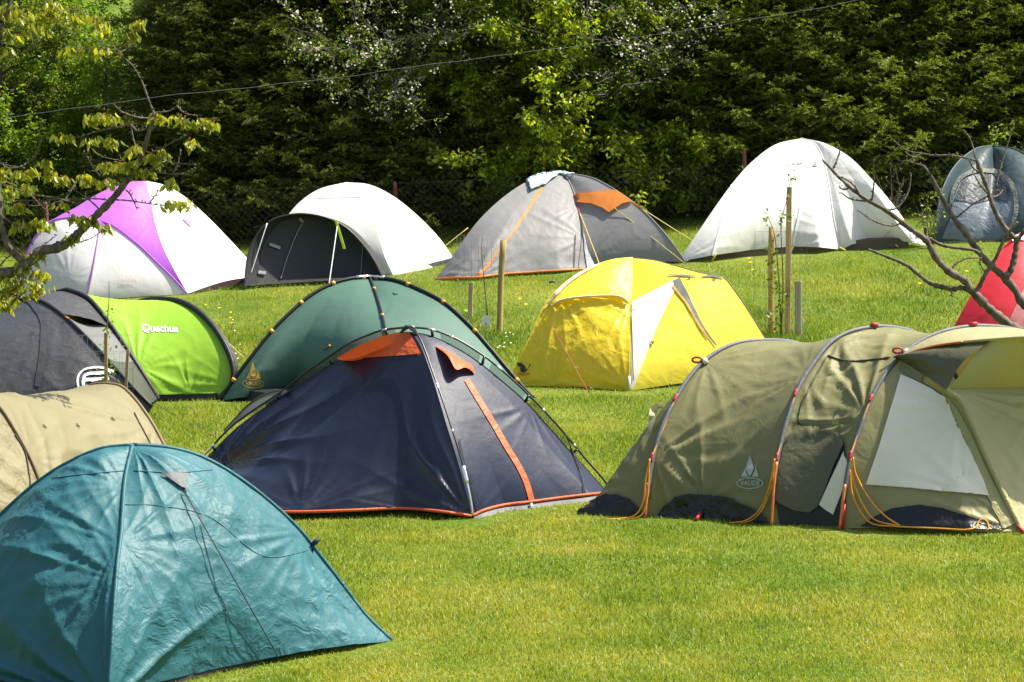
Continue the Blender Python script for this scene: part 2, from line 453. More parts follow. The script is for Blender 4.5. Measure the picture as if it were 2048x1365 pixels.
# ================================================================== teal dome, foreground
def tent_teal():
    mt = fabric('teal_nylon', (.028, .128, .156), rough=.54, trans=.14, bump=.24, scale=7, crease=.36, spec=.36, tcol=(.03, .17, .18), crs=6.5)
    dT = 15.75
    t = Tent('dome_tent', W(265, 890, dT), 'teal dome tent with crinkled flysheet and grey vent tab, nearest the camera')
    Fe = edge([(265, 890), (250, 960), (243, 1060), (236, 1120), (228, 1220), (222, 1320), (214, 1412)], dT, GD(214, 1412))
    Re = edge([(265, 890), (330, 894), (400, 912), (470, 950), (540, 1003), (600, 1060), (640, 1110), (690, 1175), (730, 1228), (785, 1282)], dT, GD(785, 1282))
    Le = edge([(265, 890), (200, 898), (140, 923), (90, 953), (40, 993), (-10, 1040), (-90, 1120), (-180, 1220), (-260, 1322)], dT, GD(-260, 1322))
    Be = mirror_edge(Fe)
    up = np.array([0, 0, .05])
    bot = np.array([Fe[0]]+[W(x, y, GD(x, y+12)) for x, y in ((300, 1368), (380, 1346), (480, 1326), (600, 1305), (700, 1291))]+[Re[0]])
    t.panel('fly_panel', Fe, Re, mt, 110, 110, bottom=bot, bulge=.09,
            fans=((0, 0, .045, 8, .75), (1, 0, .016, 12, .8), (1, .42, .014, 12, .6), (0, .55, .012, 9, .5), (.3, .98, .010, 9, .8)), rip=.007, sc=6, seed=1)
    t.panel('door_panel', Le, Fe, mt, 110, 110, bulge=.17, hem=.03,
            fans=((1, 0, .055, 8, .85), (1, .42, .020, 10, .7), (1, .55, .014, 11, .9), (1, .80, .010, 9, .8)), rip=.006, sc=6., seed=2)
    t.panel('fly_panel', Re, Be, mt, 40, 50, bulge=.03, hem=.05)
    t.panel('fly_panel', Be, Le, mt, 40, 50, bulge=.03, hem=.05)
    for E in (Fe, Re, Le, Be): t.tube('pole_sleeve', E, .011, mt)
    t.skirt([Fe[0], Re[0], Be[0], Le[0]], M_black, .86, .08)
    seam = plain('teal_seam', (.02, .12, .16), .6)
    t.line('seam', [(105, 957), (180, 948), (248, 942)], .003, seam, .002)
    t.line('seam', [(268, 942), (350, 946), (425, 940)], .003, seam, .002)
    t.line('seam', [(250, 1010), (320, 1012), (420, 1035), (520, 1110), (600, 1105), (640, 1085)], .0025, seam, .001)
    M_tab = fabric('grey_tab', (.075, .08, .09), rough=.6, trans=0, bump=.1)
    tab = t.patch('vent_tab', [(322, 948), (374, 948), (370, 978), (364, 976)], M_tab, .012)
    a = t.ray(366, 976)[0]; b = G(562, 1322)
    MB().tube([a, a+(b-a)*.02, a+(b-a)*.04], [.008, .011, .008], 6).build('toggle', M_cord_dark, tab)
    taut(t, 'guy_rope', ((368, 982), (560, 1320)), .0034, M_cord_dark, .07)
    t.line('loose_cord', [(400, 1050), (420, 1130), (445, 1210), (490, 1270), (520, 1312)], .0018, M_cord_dark, .004)
    h = t.ray(628, 1085)
    P = h[0]+h[1]*.012
    MB().tube([P+[-.02, 0, -.02], P+[0, -.01, 0], P+[.025, 0, .015]], [.008, .015, .010], 6).tube([P, P+[-.015, -.01, -.05]], .004, 5).build('guy_toggle', M_cord_dark, t.root)
tent_teal()

# ================================================================== beige tunnel, left
def tent_beige():
    mt = fabric('beige_fabric', (.225, .202, .105), rough=.6, trans=.22, bump=.22, scale=6)
    mt2 = fabric('beige_door_fabric', (.215, .185, .09), rough=.6, trans=.2, bump=.35, scale=9)
    pip = plain('brown_piping', (.13, .085, .03), .6)
    gd1 = GD(368, 1015)
    t = Tent('tunnel_tent', W(215, 768, gd1+.45), 'beige tunnel tent behind the teal dome, with curved brown piping')
    H1 = edge([(212, 768), (240, 773), (262, 790), (290, 825), (312, 860), (331, 898), (348, 940), (360, 980), (366, 1015)], gd1+.45, gd1)
    gd2 = GD(103, 1085)
    H2 = edge([(-70, 778), (-35, 787), (0, 815), (30, 860), (60, 915), (80, 965), (95, 1020), (103, 1085)], gd2+.45, gd2)
    A1, A2 = hoop(H1), hoop(H2)
    t.panel('fly_panel', A2, A1, mt, 80, 130, bulge=0, sag=.05, fans=((0, .03, .020, 9, 1.2), (1, .05, .022, 8, 1.1), (1, .28, .015, 7, .9), (0, .22, .016, 8, .8)), rip=.003, sc=4, seed=4)
    d = A2[0]-A1[0]; d = np.array([d[0], d[1], 0]); d /= np.linalg.norm(d)
    # the door end slopes down towards the near left
    E3 = A2 + d*np.linspace(0, 1, len(A2))[:, None]*0 + d*.75
    top = A2[len(A2)//2]
    E3 = np.array([[p[0], p[1], float(ground(p[0], p[1]))+.02 + (p[2]-float(ground(p[0], p[1])))*.25] for p in (A2 + (top-A2)*.35 + d*.7)])
    t.panel('door_panel', E3, A2, mt2, 50, 90, bulge=.10, fans=((1, .05, .012, 9, .7), (1, .3, .010, 9, .7)), rip=.004, seed=5)
    t.tube('pole_sleeve', A1, .016, pip); t.tube('pole_sleeve', A2, .016, pip)
    # end wall at the far hoop
    E4 = np.array([[p[0], p[1], max(float(ground(p[0], p[1]))+.01, p[2]*0+float(ground(p[0], p[1]))+.02)] for p in (A1 + (A1[len(A1)//2]-A1)*.5 - d*.45)])
    t.panel('end_panel', A1, E4, mt, 30, 60, bulge=.08)
    dk = plain('dark_stitching', (.07, .055, .03), .8)
    for x, y in ((88, 855), (155, 853), (225, 840)):
        h = t.ray(x, y)
        if h: 
            P = h[0]+h[1]*.01
            MB().tube([P+[-.012, 0, .014], P, P+[.012, 0, -.012]], .004, 5).tube([P, P+[-.016, 0, -.006]], .003, 5).build('guy_loop', dk, t.root)
    t.line('seam_cord', [(268, 826), (280, 850), (292, 872), (301, 890)], .004, dk, .006)
    t.line('zip', [(30, 870), (50, 905), (58, 950), (62, 990)], .004, dk, .006)
tent_beige()

# ================================================================== navy dome with orange vents
def tent_navy():
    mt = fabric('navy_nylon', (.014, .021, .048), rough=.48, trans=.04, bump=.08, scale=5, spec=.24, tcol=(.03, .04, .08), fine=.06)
    md = fabric('navy_nylon_shaded', (.008, .012, .028), rough=.34, trans=.03, bump=.10, scale=5, spec=.5, tcol=(.02, .03, .06), fine=.03)  # darker copy of the navy, shade of the door side put into its colour
    org = fabric('orange_fabric', (.66, .11, .03), rough=.55, trans=.12, bump=.25, scale=14, tcol=(.75, .12, .03))
    mesh = fabric('grey_mudflap', (.12, .125, .13), rough=.6, trans=.1)
    dT = 20.75
    t = Tent('dome_tent', W(815, 660, dT), 'navy blue dome tent with orange vents and an orange zip stripe')
    fF, fR, fL = GD(944, 1036), GD(1222, 988), GD(335, 990)
    fab = lambda pts: pts
    Fe = edge([(822, 664), (840, 690), (858, 735), (874, 785), (893, 850), (910, 905), (924, 955), (937, 1005), (944, 1035)], dT, fF)
    Re = edge([(822, 664), (860, 671), (905, 691), (955, 722), (1005, 762), (1055, 806), (1100, 856), (1150, 912), (1190, 956), (1216, 986)], dT, fR)
    Le = edge([(822, 664), (775, 673), (720, 696), (675, 720), (628, 749), (572, 787), (520, 821), (468, 860), (408, 920), (335, 988)], dT, fL)
    Be = mirror_edge(Fe)
    z = np.array([0, 0, 1.])
    botL = np.array([Le[0]]+[W(x, y, GD(x, y+16)) for x, y in ((420, 1012), (500, 1022), (590, 1025), (700, 1022), (800, 1018), (880, 1024))]+[Fe[0]+z*.005])
    botR = np.array([Fe[0]+z*.005]+[W(x, y, GD(x, y+10)) for x, y in ((970, 1021), (1010, 1011), (1060, 1005), (1120, 997), (1180, 990))]+[Re[0]])
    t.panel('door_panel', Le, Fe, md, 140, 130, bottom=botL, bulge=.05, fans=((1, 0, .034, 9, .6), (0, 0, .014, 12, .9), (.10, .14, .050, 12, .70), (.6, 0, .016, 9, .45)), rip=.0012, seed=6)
    t.panel('fly_panel', Fe, Re, mt, 90, 100, bottom=botR, bulge=.02, fans=((1, .45, .006, 7, .4), (0, .0, .004, 8, .3)), rip=.0008, seed=7)
    t.panel('fly_panel', Re, Be, mt, 40, 50, hem=.05); t.panel('fly_panel', Be, Le, mt, 40, 50, hem=.05)
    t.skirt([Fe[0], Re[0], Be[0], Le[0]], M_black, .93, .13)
    # outside poles clipped to the fly
    PR = edge([(817, 655), (860, 659), (910, 677), (960, 707), (1003, 740), (1050, 783), (1095, 829), (1135, 874), (1170, 917), (1205, 957), (1226, 986)], dT, fR, 70)
    PL = edge([(817, 655), (769, 660), (735, 671), (695, 689), (650, 719), (605, 750), (560, 786), (505, 822), (458, 858), (410, 908), (330, 986)], dT, fL, 70)
    PF = edge([(817, 655), (836, 671), (852, 706), (868, 752), (884, 797), (902, 852), (917, 900), (931, 952), (942, 1003), (946, 1037)], dT-.04, fF-.04, 70)
    pr = t.tube('pole', PR, .008, M_pole); pl = t.tube('pole', PL, .008, M_pole); pf = t.tube('pole', PF, .008, M_pole)
    t.tube('pole', mirror_edge(PF), .008, M_pole)
    # silver ferrules on the poles
    def ferr(E, i, j, par, r=.0105): t.tube('ferrule', E[i:j], r, M_alu, par)
    n = 70
    for (a, b) in ((62, 65), (57, 59), (42, 45), (27, 29), (15, 17)): ferr(PR, a, b, pr)
    for (a, b) in ((63, 65), (12, 17), (4, 8)): ferr(PL, a, b, pl)
    for (a, b) in ((1, 14), (30, 32), (45, 49)): ferr(PF, a, b, pf, .009)
    t.tube('ferrule', PF[12:19], .016, M_alu, pf)
    # clips between poles and fly, dark mesh wings beside the poles
    def wing(P, E, a, b):
        A = resample(P, 60)[a:b]; B = resample(E, 60)[a:b]; m = len(A)
        return mesh_obj('pole_wing', np.vstack([A, B]), [[i, i+1, m+i+1, m+i] for i in range(m-1)], M_mesh, t.root)
    wing(PR, Re, 14, 28); wing(PR, Re, 29, 40); wing(PR, Re, 42, 53); wing(PL, Le, 22, 57)
    for P, E in ((PR, Re), (PL, Le)):
        A = resample(P, 60); B = resample(E, 60)
        for i in (12, 28, 41, 54):
            MB().tube([A[i], (A[i]+B[i])/2+[0, -.01, .01], B[i]], [.012, .009, .012], 5).build('pole_clip', M_pole, t.root)
    # the hub on top and the rear porch hoop on the left
    hub = W(817, 657, dT-.02)
    MB().tube([hub+[-.05, 0, -.025], hub+[-.02, 0, .01], hub+[.03, 0, .008], hub+[.06, 0, -.04]], [.008, .014, .014, .008], 6).build('pole_hub', M_pole, t.root)
    PB = edge([(572, 780), (545, 784), (515, 797), (490, 816), (470, 838), (448, 862)], dT+.5, fL+.3, 40)
    t.tube('porch_pole', PB, .007, M_pole)
    A = resample(PB, 30); B = resample(edge([(572, 782), (540, 803), (505, 826), (470, 850), (448, 868)], dT+.45, fL+.2, 40), 30)
    mesh_obj('porch_panel', np.vstack([A, B]), [[i, i+1, 30+i+1, 30+i] for i in range(29)], fabric('porch_grey', (.16, .17, .19), rough=.4, trans=.4), t.root)
    # orange hems
    for b in (botL, botR):
        t.tube('hem_tape', resample(spline(b, 60), 60)+np.array([0, -.012, .004]), .011, org)
    MF = resample(spline(botR, 40), 40)
    low = MF.copy(); low[:, 2] = ground(low[:, 0], low[:, 1]) - .01; low[:, 1] -= .06
    mesh_obj('mud_flap', np.vstack([MF, low]), [[i, i+1, 40+i+1, 40+i] for i in range(39)], mesh, t.root)
    # hooded vent on the door side: the hood stands off the panel
    def hood(up, lo, stand, mat, name='vent_hood'):
        U = t.rays([tuple(p) for p in spline(up, 30)], .006); Lw = t.rays([tuple(p) for p in spline(lo, 30)], .006)
        s = np.linspace(0, 1, 30); h = np.sin(np.pi*s)**.8
        nrm = np.cross(U[-1]-U[0], Lw[15]-U[15]); nrm /= np.linalg.norm(nrm)
        if nrm[1] > 0: nrm = -nrm
        Lw = Lw + nrm*(stand*h)[:, None]
        rows = [U*(1-k)+Lw*k + nrm*(stand*.25*np.sin(np.pi*k)*h)[:, None] for k in np.linspace(0, 1, 9)]
        V = np.vstack(rows); Fs = [[r*30+i, r*30+i+1, (r+1)*30+i+1, (r+1)*30+i] for r in range(8) for i in range(29)]
        return mesh_obj(name, V, Fs, mat, t.root)
    t.patch('vent_panel', [(673, 717), (720, 695), (770, 674), (806, 666), (820, 668), (832, 690), (842, 708), (800, 712), (740, 716)], org, .005)
    hood([(674, 716), (715, 693), (760, 674), (806, 664), (822, 670), (843, 707)], [(675, 718), (715, 701), (748, 684), (770, 680), (800, 693), (843, 709)], .11, org)
    hood([(870, 693), (893, 702), (918, 718), (938, 729), (944, 733)], [(872, 697), (888, 722), (903, 752), (925, 745), (949, 750)], .07, org)
    t.strip('zip_stripe', [(933, 760), (957, 800), (985, 846), (1012, 893), (1035, 930), (1052, 965), (1063, 1002)], 11, org, .006)
    cord = [(1130, 868), (1137, 880), (1143, 905), (1158, 945), (1170, 992)]
    t.line('guy_rope', cord, .004, M_cord_dark, .012); t.line('guy_rope', [(1130, 868), (1140, 890), (1152, 925), (1159, 940)], .004, M_cord_dark, .018)
    t.line('guy_rope', [(918, 880), (922, 900), (930, 935), (945, 965)], .003, M_cord_dark, .01)
    t.line('guy_rope', [(934, 945), (944, 985), (955, 1016)], .003, M_cord_dark, .01)
    h = t.ray(1062, 1006)
    if h: MB().tube([h[0]+[0, -.03, 0], h[0]+[0, -.05, -.05]], .012, 6).build('hem_clip', M_alu, t.root)
def mesh_material():
    m, nt, N, L = new_mat('dark_mesh')
    out = N.new('ShaderNodeOutputMaterial'); bs = N.new('ShaderNodeBsdfPrincipled'); bs.inputs['Base Color'].default_value = (.02, .02, .022, 1)
    bs.inputs['Roughness'].default_value = .5
    tr = N.new('ShaderNodeBsdfTransparent'); mx = N.new('ShaderNodeMixShader'); mx.inputs[0].default_value = .45
    L.new(tr.outputs[0], mx.inputs[1]); L.new(bs.outputs[0], mx.inputs[2]); L.new(mx.outputs[0], out.inputs['Surface'])
    return m
M_mesh = mesh_material()
tent_navy()

def sail_logo(t, x, y, s, mat, word=True):
    """emblem of three sails over a ringed word; s is the overall width in picture pixels"""
    def poly(pts, name='emblem'): return [(x+a*s, y+b*s) for a, b in pts]
    e = t.patch('emblem', poly([(-.34, .02), (-.08, -.42), (-.17, -.18), (-.06, .02)]), mat, .008, step=s/6)
    t.patch('emblem_sail', poly([(0, -.80), (.10, -.52), (.15, -.28), (.08, -.10), (0, .02), (-.09, -.10), (-.14, -.28), (-.09, -.52)]), mat, .009, step=s/6, parent=e)
    t.patch('emblem_sail', poly([(.34, .02), (.20, -.46), (.20, -.24), (.07, .02)]), mat, .008, step=s/6, parent=e)
    ring = [(x+.5*s*math.cos(a), y+.27*s+.2*s*math.sin(a)) for a in np.linspace(0, 2*math.pi, 33)]
    t.strip('emblem_ring', ring, s*.035, mat, .008, e, 48)
    t.text('lettering', 'VAUDE', x, y+.27*s, s*.26, mat, sx=.90, shear=.1, bold=.016, off=.009, parent=e, step=s/8)

# ================================================================== green dome behind the navy one
def tent_green():
    mt = fabric('pine_green_fabric', (.082, .168, .128), rough=.5, trans=.25, bump=.10, scale=4, tcol=(.06, .22, .15), fine=.05)
    dT = GD(440, 803)+.55
    t = Tent('dome_tent', W(740, 556, dT), 'pine green dome tent with black pole sleeves, behind the navy tent')
    fL = GD(440, 803); fR = GD(1068, 800); fF = GD(800, 850)
    Le = edge([(740, 557), (700, 560), (660, 572), (620, 594), (580, 628), (540, 669), (500, 719), (470, 759), (440, 802)], dT, fL)
    Re = edge([(740, 557), (790, 563), (840, 582), (890, 609), (940, 654), (980, 699), (1010, 735), (1040, 770), (1068, 800)], dT, fR)
    Fe = edge([(740, 557), (752, 590), (762, 622), (770, 655), (781, 710), (791, 770), (800, 848)], dT, fF)
    Be = mirror_edge(Fe)
    botL = np.array([Le[0]]+[W(x, y, GD(x, y+10)) for x, y in ((480, 796), (540, 788), (600, 782), (690, 800))]+[Fe[0]])
    t.panel('fly_panel', Le, Fe, mt, 80, 80, bottom=botL, bulge=.02, fans=((0, 0, .010, 9, .5), (1, .3, .006, 8, .4)), rip=.0015, seed=11)
    t.panel('fly_panel', Fe, Re, mt, 80, 80, bulge=.02, hem=.04, fans=((0, .6, .005, 8, .4),), rip=.001, seed=12)
    t.panel('fly_panel', Re, Be, mt, 40, 40, hem=.05); t.panel('fly_panel', Be, Le, mt, 40, 40, hem=.05)
    t.skirt([Fe[0], Re[0], Be[0], Le[0]], M_black, .94, .12)
    clip = plain('amber_clip', (.55, .25, .03), .5)
    for E in (Le, Re, Fe):
        q = E + np.array([0, -.012, .012])
        s = t.tube('pole_sleeve', q, .0165 if E is not Fe else .012, M_black)
        for f in ((.13, .42, .62, .80, .965) if E is not Fe else (.5, .72, .9)):
            i = int(f*len(q)); d = q[min(i+1, len(q)-1)]-q[i-1]; d /= np.linalg.norm(d)
            MB().tube([q[i]-d*.018, q[i]+d*.018], .021 if E is not Fe else .016, 8).build('clip', clip, s)
    t.tube('pole_sleeve', Be, .016, M_black)
    i = len(Re)-1
    t.tube('pole_tip', np.vstack([Le[-5:], Re[-5:][::-1]])+[0, -.02, .02], .013, M_alu)
    sail_logo(t, 507, 757, 40, plain('gold_print', (.50, .30, .03), .6, var=.05))
    t.line('guy_loop', [(648, 701), (656, 697), (661, 692)], .004, M_cord_dark, .008)
    h = t.ray(661, 696)
    MB().tube([h[0]+h[1]*.02, h[0]+h[1]*.02+[.01, 0, .02]], .012, 6).build('toggle', clip, t.root)
    t.line('guy_loop', [(786, 587), (790, 590), (795, 589)], .004, M_cord_dark, .006)
tent_green()

# ================================================================== lime and black pop-up tunnel
def tent_lime():
    lime = fabric('lime_fabric', (.28, .52, .030), rough=.55, trans=.25, bump=.12, scale=5, tcol=(.4, .75, .03))
    char = fabric('charcoal_fabric', (.048, .048, .050), rough=.42, trans=.08, bump=.35, scale=8, spec=.45)
    lite = fabric('light_grey_fabric', (.17, .17, .175), rough=.5, trans=.2, bump=.2)
    g2 = GD(318, 803); g3 = GD(436, 800); g1 = GD(330, 830)
    t = Tent('popup_tent', W(190, 590, g2+.5), 'lime green and black pop-up tunnel tent at the left')
    H3 = edge([(325, 601), (360, 606), (395, 624), (428, 657), (452, 696), (465, 730), (467, 757), (458, 780), (436, 800)], g3+.75, g3)
    H2 = edge([(135, 582), (165, 592), (185, 606), (215, 643), (248, 690), (275, 732), (300, 772), (318, 803)], g2+.65, g2)
    A2, A3 = hoop(H2), hoop(H3)
    bot = None
    t.panel('fly_panel', A2, A3, lime, 80, 130, sag=.03, bulge=.0, fans=((1, .06, .008, 9, .5), (0, .12, .012, 8, .45), (.5, .03, .008, 6, .3), (0, .42, .005, 9, .5)), rip=.002, sc=5, seed=15)
    # far end: a shallow grey back beyond the last hoop
    c = A3.mean(0); ax = (A3[60]-A2[60]); ax[2] = 0; ax /= np.linalg.norm(ax)
    E4 = c + (A3-c)*np.array([.95, .95, .86]) + ax*.07
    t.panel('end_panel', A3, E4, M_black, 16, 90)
    V = np.vstack([E4, [c+ax*.1]]); mesh_obj('end_wall', V, [[i, i+1, len(E4)] for i in range(len(E4)-1)], char, t.root)
    t.tube('pole_sleeve', A3+[0, -.01, .012], .028, M_black); t.tube('pole_sleeve', A2+[0, -.02, .01], .024, M_black)
    # black canopy and porch to the left of the middle hoop
    H1 = edge([(60, 596), (90, 606), (125, 630), (160, 662), (200, 703), (240, 747), (275, 785), (305, 815)], g2+.40, g1-.25)
    A1 = hoop(H1)
    k = 60
    up2 = resample(A2[34:88], 50); up1 = resample(A1[44:80], 50)
    t.panel('canopy', up1, up2, char, 30, 50, sag=-.02, rip=.003, seed=16, ends=False)
    t.panel('side_pocket', resample(A1[19:46], 50), resample(A2[17:36], 50), lite, 30, 50, sag=.05, rip=.004, seed=17, ends=False)
    t.panel('side_panel', resample(A1[1:20], 30), resample(A2[1:18], 30), char, 20, 30, sag=.03, rip=.004, seed=19, ends=False)
    t.panel('canopy_shade_strip', resample(A1[38:54], 30)*1.0, resample(A2[28:46], 30), M_black, 20, 29, sag=.09, ends=False, reg=False)  # black strip painting the shadow gap under the canopy
    t.tube('pole_sleeve', A1+[0, -.01, .005], .014, M_black)
    # the porch: from the front hoop down to the near left
    gl = GD(-120, 850)
    E0 = np.array([G(-300, 830)+[0, 0, .02]]*40)
    Pf = resample(np.array([foot(290, 838), foot(120, 850), foot(-80, 850), foot(-260, 835)]), 60)
    up = resample(A1[:90], 60)
    t.panel('door_panel', Pf, up, char, 70, 80, bulge=.10, fans=((.9, .1, .010, 9, .8), (.2, .2, .012, 8, .7), (1, .5, .010, 8, .7)), rip=.006, sc=5, seed=18, ends=False)
    M_zip = fabric('zip_cover', (.035, .035, .037), rough=.5, trans=0, bump=.3)
    t.strip('zip_cover', [(-10, 586), (30, 588), (62, 606), (85, 640), (88, 680), (84, 730), (76, 775)], [9, 10, 11, 12, 14, 14, 12], M_zip, .012)
    wht = plain('white_print', (.80, .80, .80), .5, var=.03)
    e = t.strip('emblem', [(163, 790), (156, 770), (158, 752), (170, 741), (190, 737), (212, 739), (228, 745)], 3.6, wht, .012, n=40)
    t.strip('emblem_bar', [(167, 784), (168, 758), (176, 750), (200, 748), (222, 746)], 5.5, wht, .012, e)
    t.strip('emblem_bar', [(170, 762), (190, 761), (218, 758)], 6, wht, .013, e)
    t.strip('emblem_bar', [(172, 774), (190, 773), (214, 771)], 6, wht, .013, e)
    t.text('lettering', 'Quechua', 320, 658, 21, wht, sx=.95, bold=.02, off=.005, rot=.02, step=5)
    foot_strip = resample(spline(np.array([A2[0], (A2[0]+A3[0])/2+[0, -.01, 0], A3[0]]), 30), 30)
    lo = foot_strip.copy(); hi = foot_strip + [0, -.012, .06]; lo[:, 2] -= .05; lo[:, 1] -= .02
    mesh_obj('groundsheet', np.vstack([hi, lo]), [[i, i+1, 30+i+1, 30+i] for i in range(29)], M_black, t.root)
    org = plain('orange_tag', (.7, .2, .03), .5)
    h = t.ray(137, 641)
    if h: MB().tube([h[0]+h[1]*.03+[-.015, 0, .008], h[0]+h[1]*.03+[.015, 0, -.008]], .008, 6).build('tag', org, t.root)
    a = W(435, 640, g3+.5); b = G(488, 716)
    loop = guy(t, 'guy_rope', W(428, 655, g3+.55), b, .004, M_cord_white, .01, M_peg)
    a = foot(303, 805)
    guy(t, 'guy_rope', a, G(430, 880)+[0, 0, .02], .003, M_cord_dark, .0, M_peg)
tent_lime()

# ================================================================== yellow dome
def tent_yellow():
    yel = fabric('yellow_fabric', (.86, .70, .055), rough=.45, trans=.25, bump=.15, scale=6, crease=.0, tcol=(.95, .78, .05), spec=.35)
    yel2 = fabric('yellow_fabric_shaded', (.80, .60, .030), rough=.40, trans=.30, bump=.42, scale=7, crease=.40, tcol=(.95, .70, .04), spec=.4, crs=5)  # deeper yellow copy, shade on the door face put into the colour
    cream = fabric('cream_fabric', (.74, .68, .58), rough=.5, trans=.2, bump=.12)
    gry = fabric('grey_trim', (.10, .10, .095), rough=.6, trans=0)
    fF = GD(1258, 783); dT = fF+1.0
    t = Tent('dome_tent', W(1265, 516, dT), 'bright yellow dome tent with cream panels and a bird emblem')
    fL = GD(1013, 774); fR = GD(1575, 752)
    Fe = edge([(1265, 516), (1266, 552), (1263, 606), (1261, 660), (1259, 720), (1258, 783)], dT, fF)
    Le = edge([(1265, 516), (1225, 520), (1180, 535), (1140, 558), (1104, 590), (1085, 618), (1062, 668), (1038, 720), (1013, 774)], dT, fL)
    Re = edge([(1265, 516), (1310, 521), (1350, 532), (1400, 546), (1447, 556), (1470, 582), (1500, 626), (1540, 692), (1575, 752)], dT, fR)
    Be = mirror_edge(Fe)
    t.panel('door_panel', Le, Fe, yel2, 110, 110, bulge=.06, hem=.02, fans=((0, 0, .012, 11, .5), (1, 0, .014, 10, .6), (0, .55, .018, 10, .7), (1, .62, .010, 12, .45), (.4, 0, .010, 9, .3)), rip=.005, sc=5, seed=21)
    t.panel('fly_panel', Fe, Re, yel, 90, 90, bulge=.04, hem=.03, fans=((0, .6, .004, 9, .4),), rip=.0015, sc=4, seed=22)
    t.panel('fly_panel', Re, Be, yel, 40, 40, hem=.04); t.panel('fly_panel', Be, Le, cream, 40, 40, hem=.04)
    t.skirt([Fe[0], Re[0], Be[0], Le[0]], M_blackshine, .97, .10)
    t.tube('pole_sleeve', Re, .005, gry); t.tube('pole_sleeve', Le, .005, yel)
    # roof and hood over the door
    t.patch('roof_panel', [(1264, 518), (1228, 523), (1184, 538), (1144, 561), (1108, 592), (1089, 620), (1104, 609), (1130, 600), (1180, 594), (1235, 595), (1254, 604), (1262, 606)], yel, .020, step=10, reg=True)
    t.patch('side_panel', [(1264, 604), (1352, 558), (1357, 562), (1350, 580), (1312, 660), (1266, 779), (1261, 779), (1262, 700)], cream, .006, step=10)
    t.strip('cream_edge', [(1200, 530), (1150, 556), (1112, 590), (1090, 618)], [2, 6, 7, 4], cream, .014)
    # hood lip standing off the door
    q = spline([(1102, 612), (1115, 603), (1135, 597), (1180, 592), (1225, 591), (1243, 594), (1253, 601), (1256, 606)], 50)
    A = t.rays([(a, b-2) for a, b in q], .014); B = t.rays([(a, b+1) for a, b in q], .0); B[:, 1] = np.convolve(np.pad(B[:, 1], 6, 'edge'), np.ones(13)/13, 'valid'); B[:, 1] -= .06; B2 = t.rays([(a, b+13) for a, b in q], .02)
    t.tube('hood_piping', B+[0, -.008, .004], .0085, cream)
    mesh_obj('door_hood', np.vstack([A, B]), [[i, i+1, 50+i+1, 50+i] for i in range(49)], yel, t.root)
    # long zip slit and dark trims on the right
    wav = [(1353, 560), (1362, 580), (1374, 598), (1389, 626), (1402, 650), (1418, 674), (1432, 692)]
    t.strip('zip_slit', wav, [15, 17, 9, 7, 5, 4, 3], gry, .010, n=60)
    t.strip('zip_flap', [(1346, 574), (1360, 592), (1372, 607), (1386, 631), (1400, 655), (1416, 678)], [5, 4, 5, 3, 5, 3], plain('ochre_trim', (.40, .24, .02), .6), .012, n=60)
    t.strip('roof_trim', [(1336, 552), (1360, 553), (1392, 555)], [2, 4, 2], gry, .012, n=20)
    t.strip('roof_trim', [(1402, 556), (1424, 554), (1447, 557)], [2, 5, 3], gry, .012, n=20)
    for x, y in ((1378, 558), (1429, 558), (1304, 686)):
        h = t.ray(x, y); P = h[0]+h[1]*.015
        MB().tube([P+[-.012, 0, .006], P+[.004, -.006, -.010], P+[.014, 0, .012]], [.007, .012, .007], 6).build('guy_toggle', gry, t.root)
    MB().add(*tube_geo([W(1098, 566, dT+.1), W(1106, 563, dT+.1), W(1112, 565, dT+.1)], .012)).build('vent_tip', gry, t.root)
    # cords
    guy(t, 'guy_rope', t.ray(1103, 650)[0]+[0, -.03, 0], G(1178, 786), .0025, M_cord_red, .0, M_peg)
    guy(t, 'guy_rope', t.ray(1266, 618)[0]+[0, -.02, 0], G(1338, 776), .0025, M_cord_red, .0, M_peg)
    t.line('door_cord', [(1262, 612), (1264, 660), (1265, 720), (1266, 762)], .003, M_cord_dark, .012)
    h = foot(1258, 782)
    MB().tube([h+[0, -.02, .12], h+[.005, -.03, 0]], .012, 6).build('corner_strap', M_cord_white, t.root)
    # bird emblem and lettering
    blk = plain('black_print', (.015, .012, .01), .6, var=.0)
    bird = [(1035, 726.5), (1043, 726), (1050, 732), (1053, 740), (1057, 738), (1060, 729), (1062, 731), (1057, 739), (1052, 744), (1047, 747), (1042, 744), (1046, 740), (1041, 738), (1043, 736), (1038, 734), (1040, 732), (1035, 729)]
    bird = [(x-.0, y) for x, y in bird]
    e = t.patch('bird_emblem', bird, blk, .01, step=4)
    t.text('lettering', 'SALEWA', 1048, 749, 6.5, plain('orange_print', (.55, .13, .01), .6, var=0), sx=1.0, bold=.05, off=.012, parent=e, step=4, shear=.2)
tent_yellow()

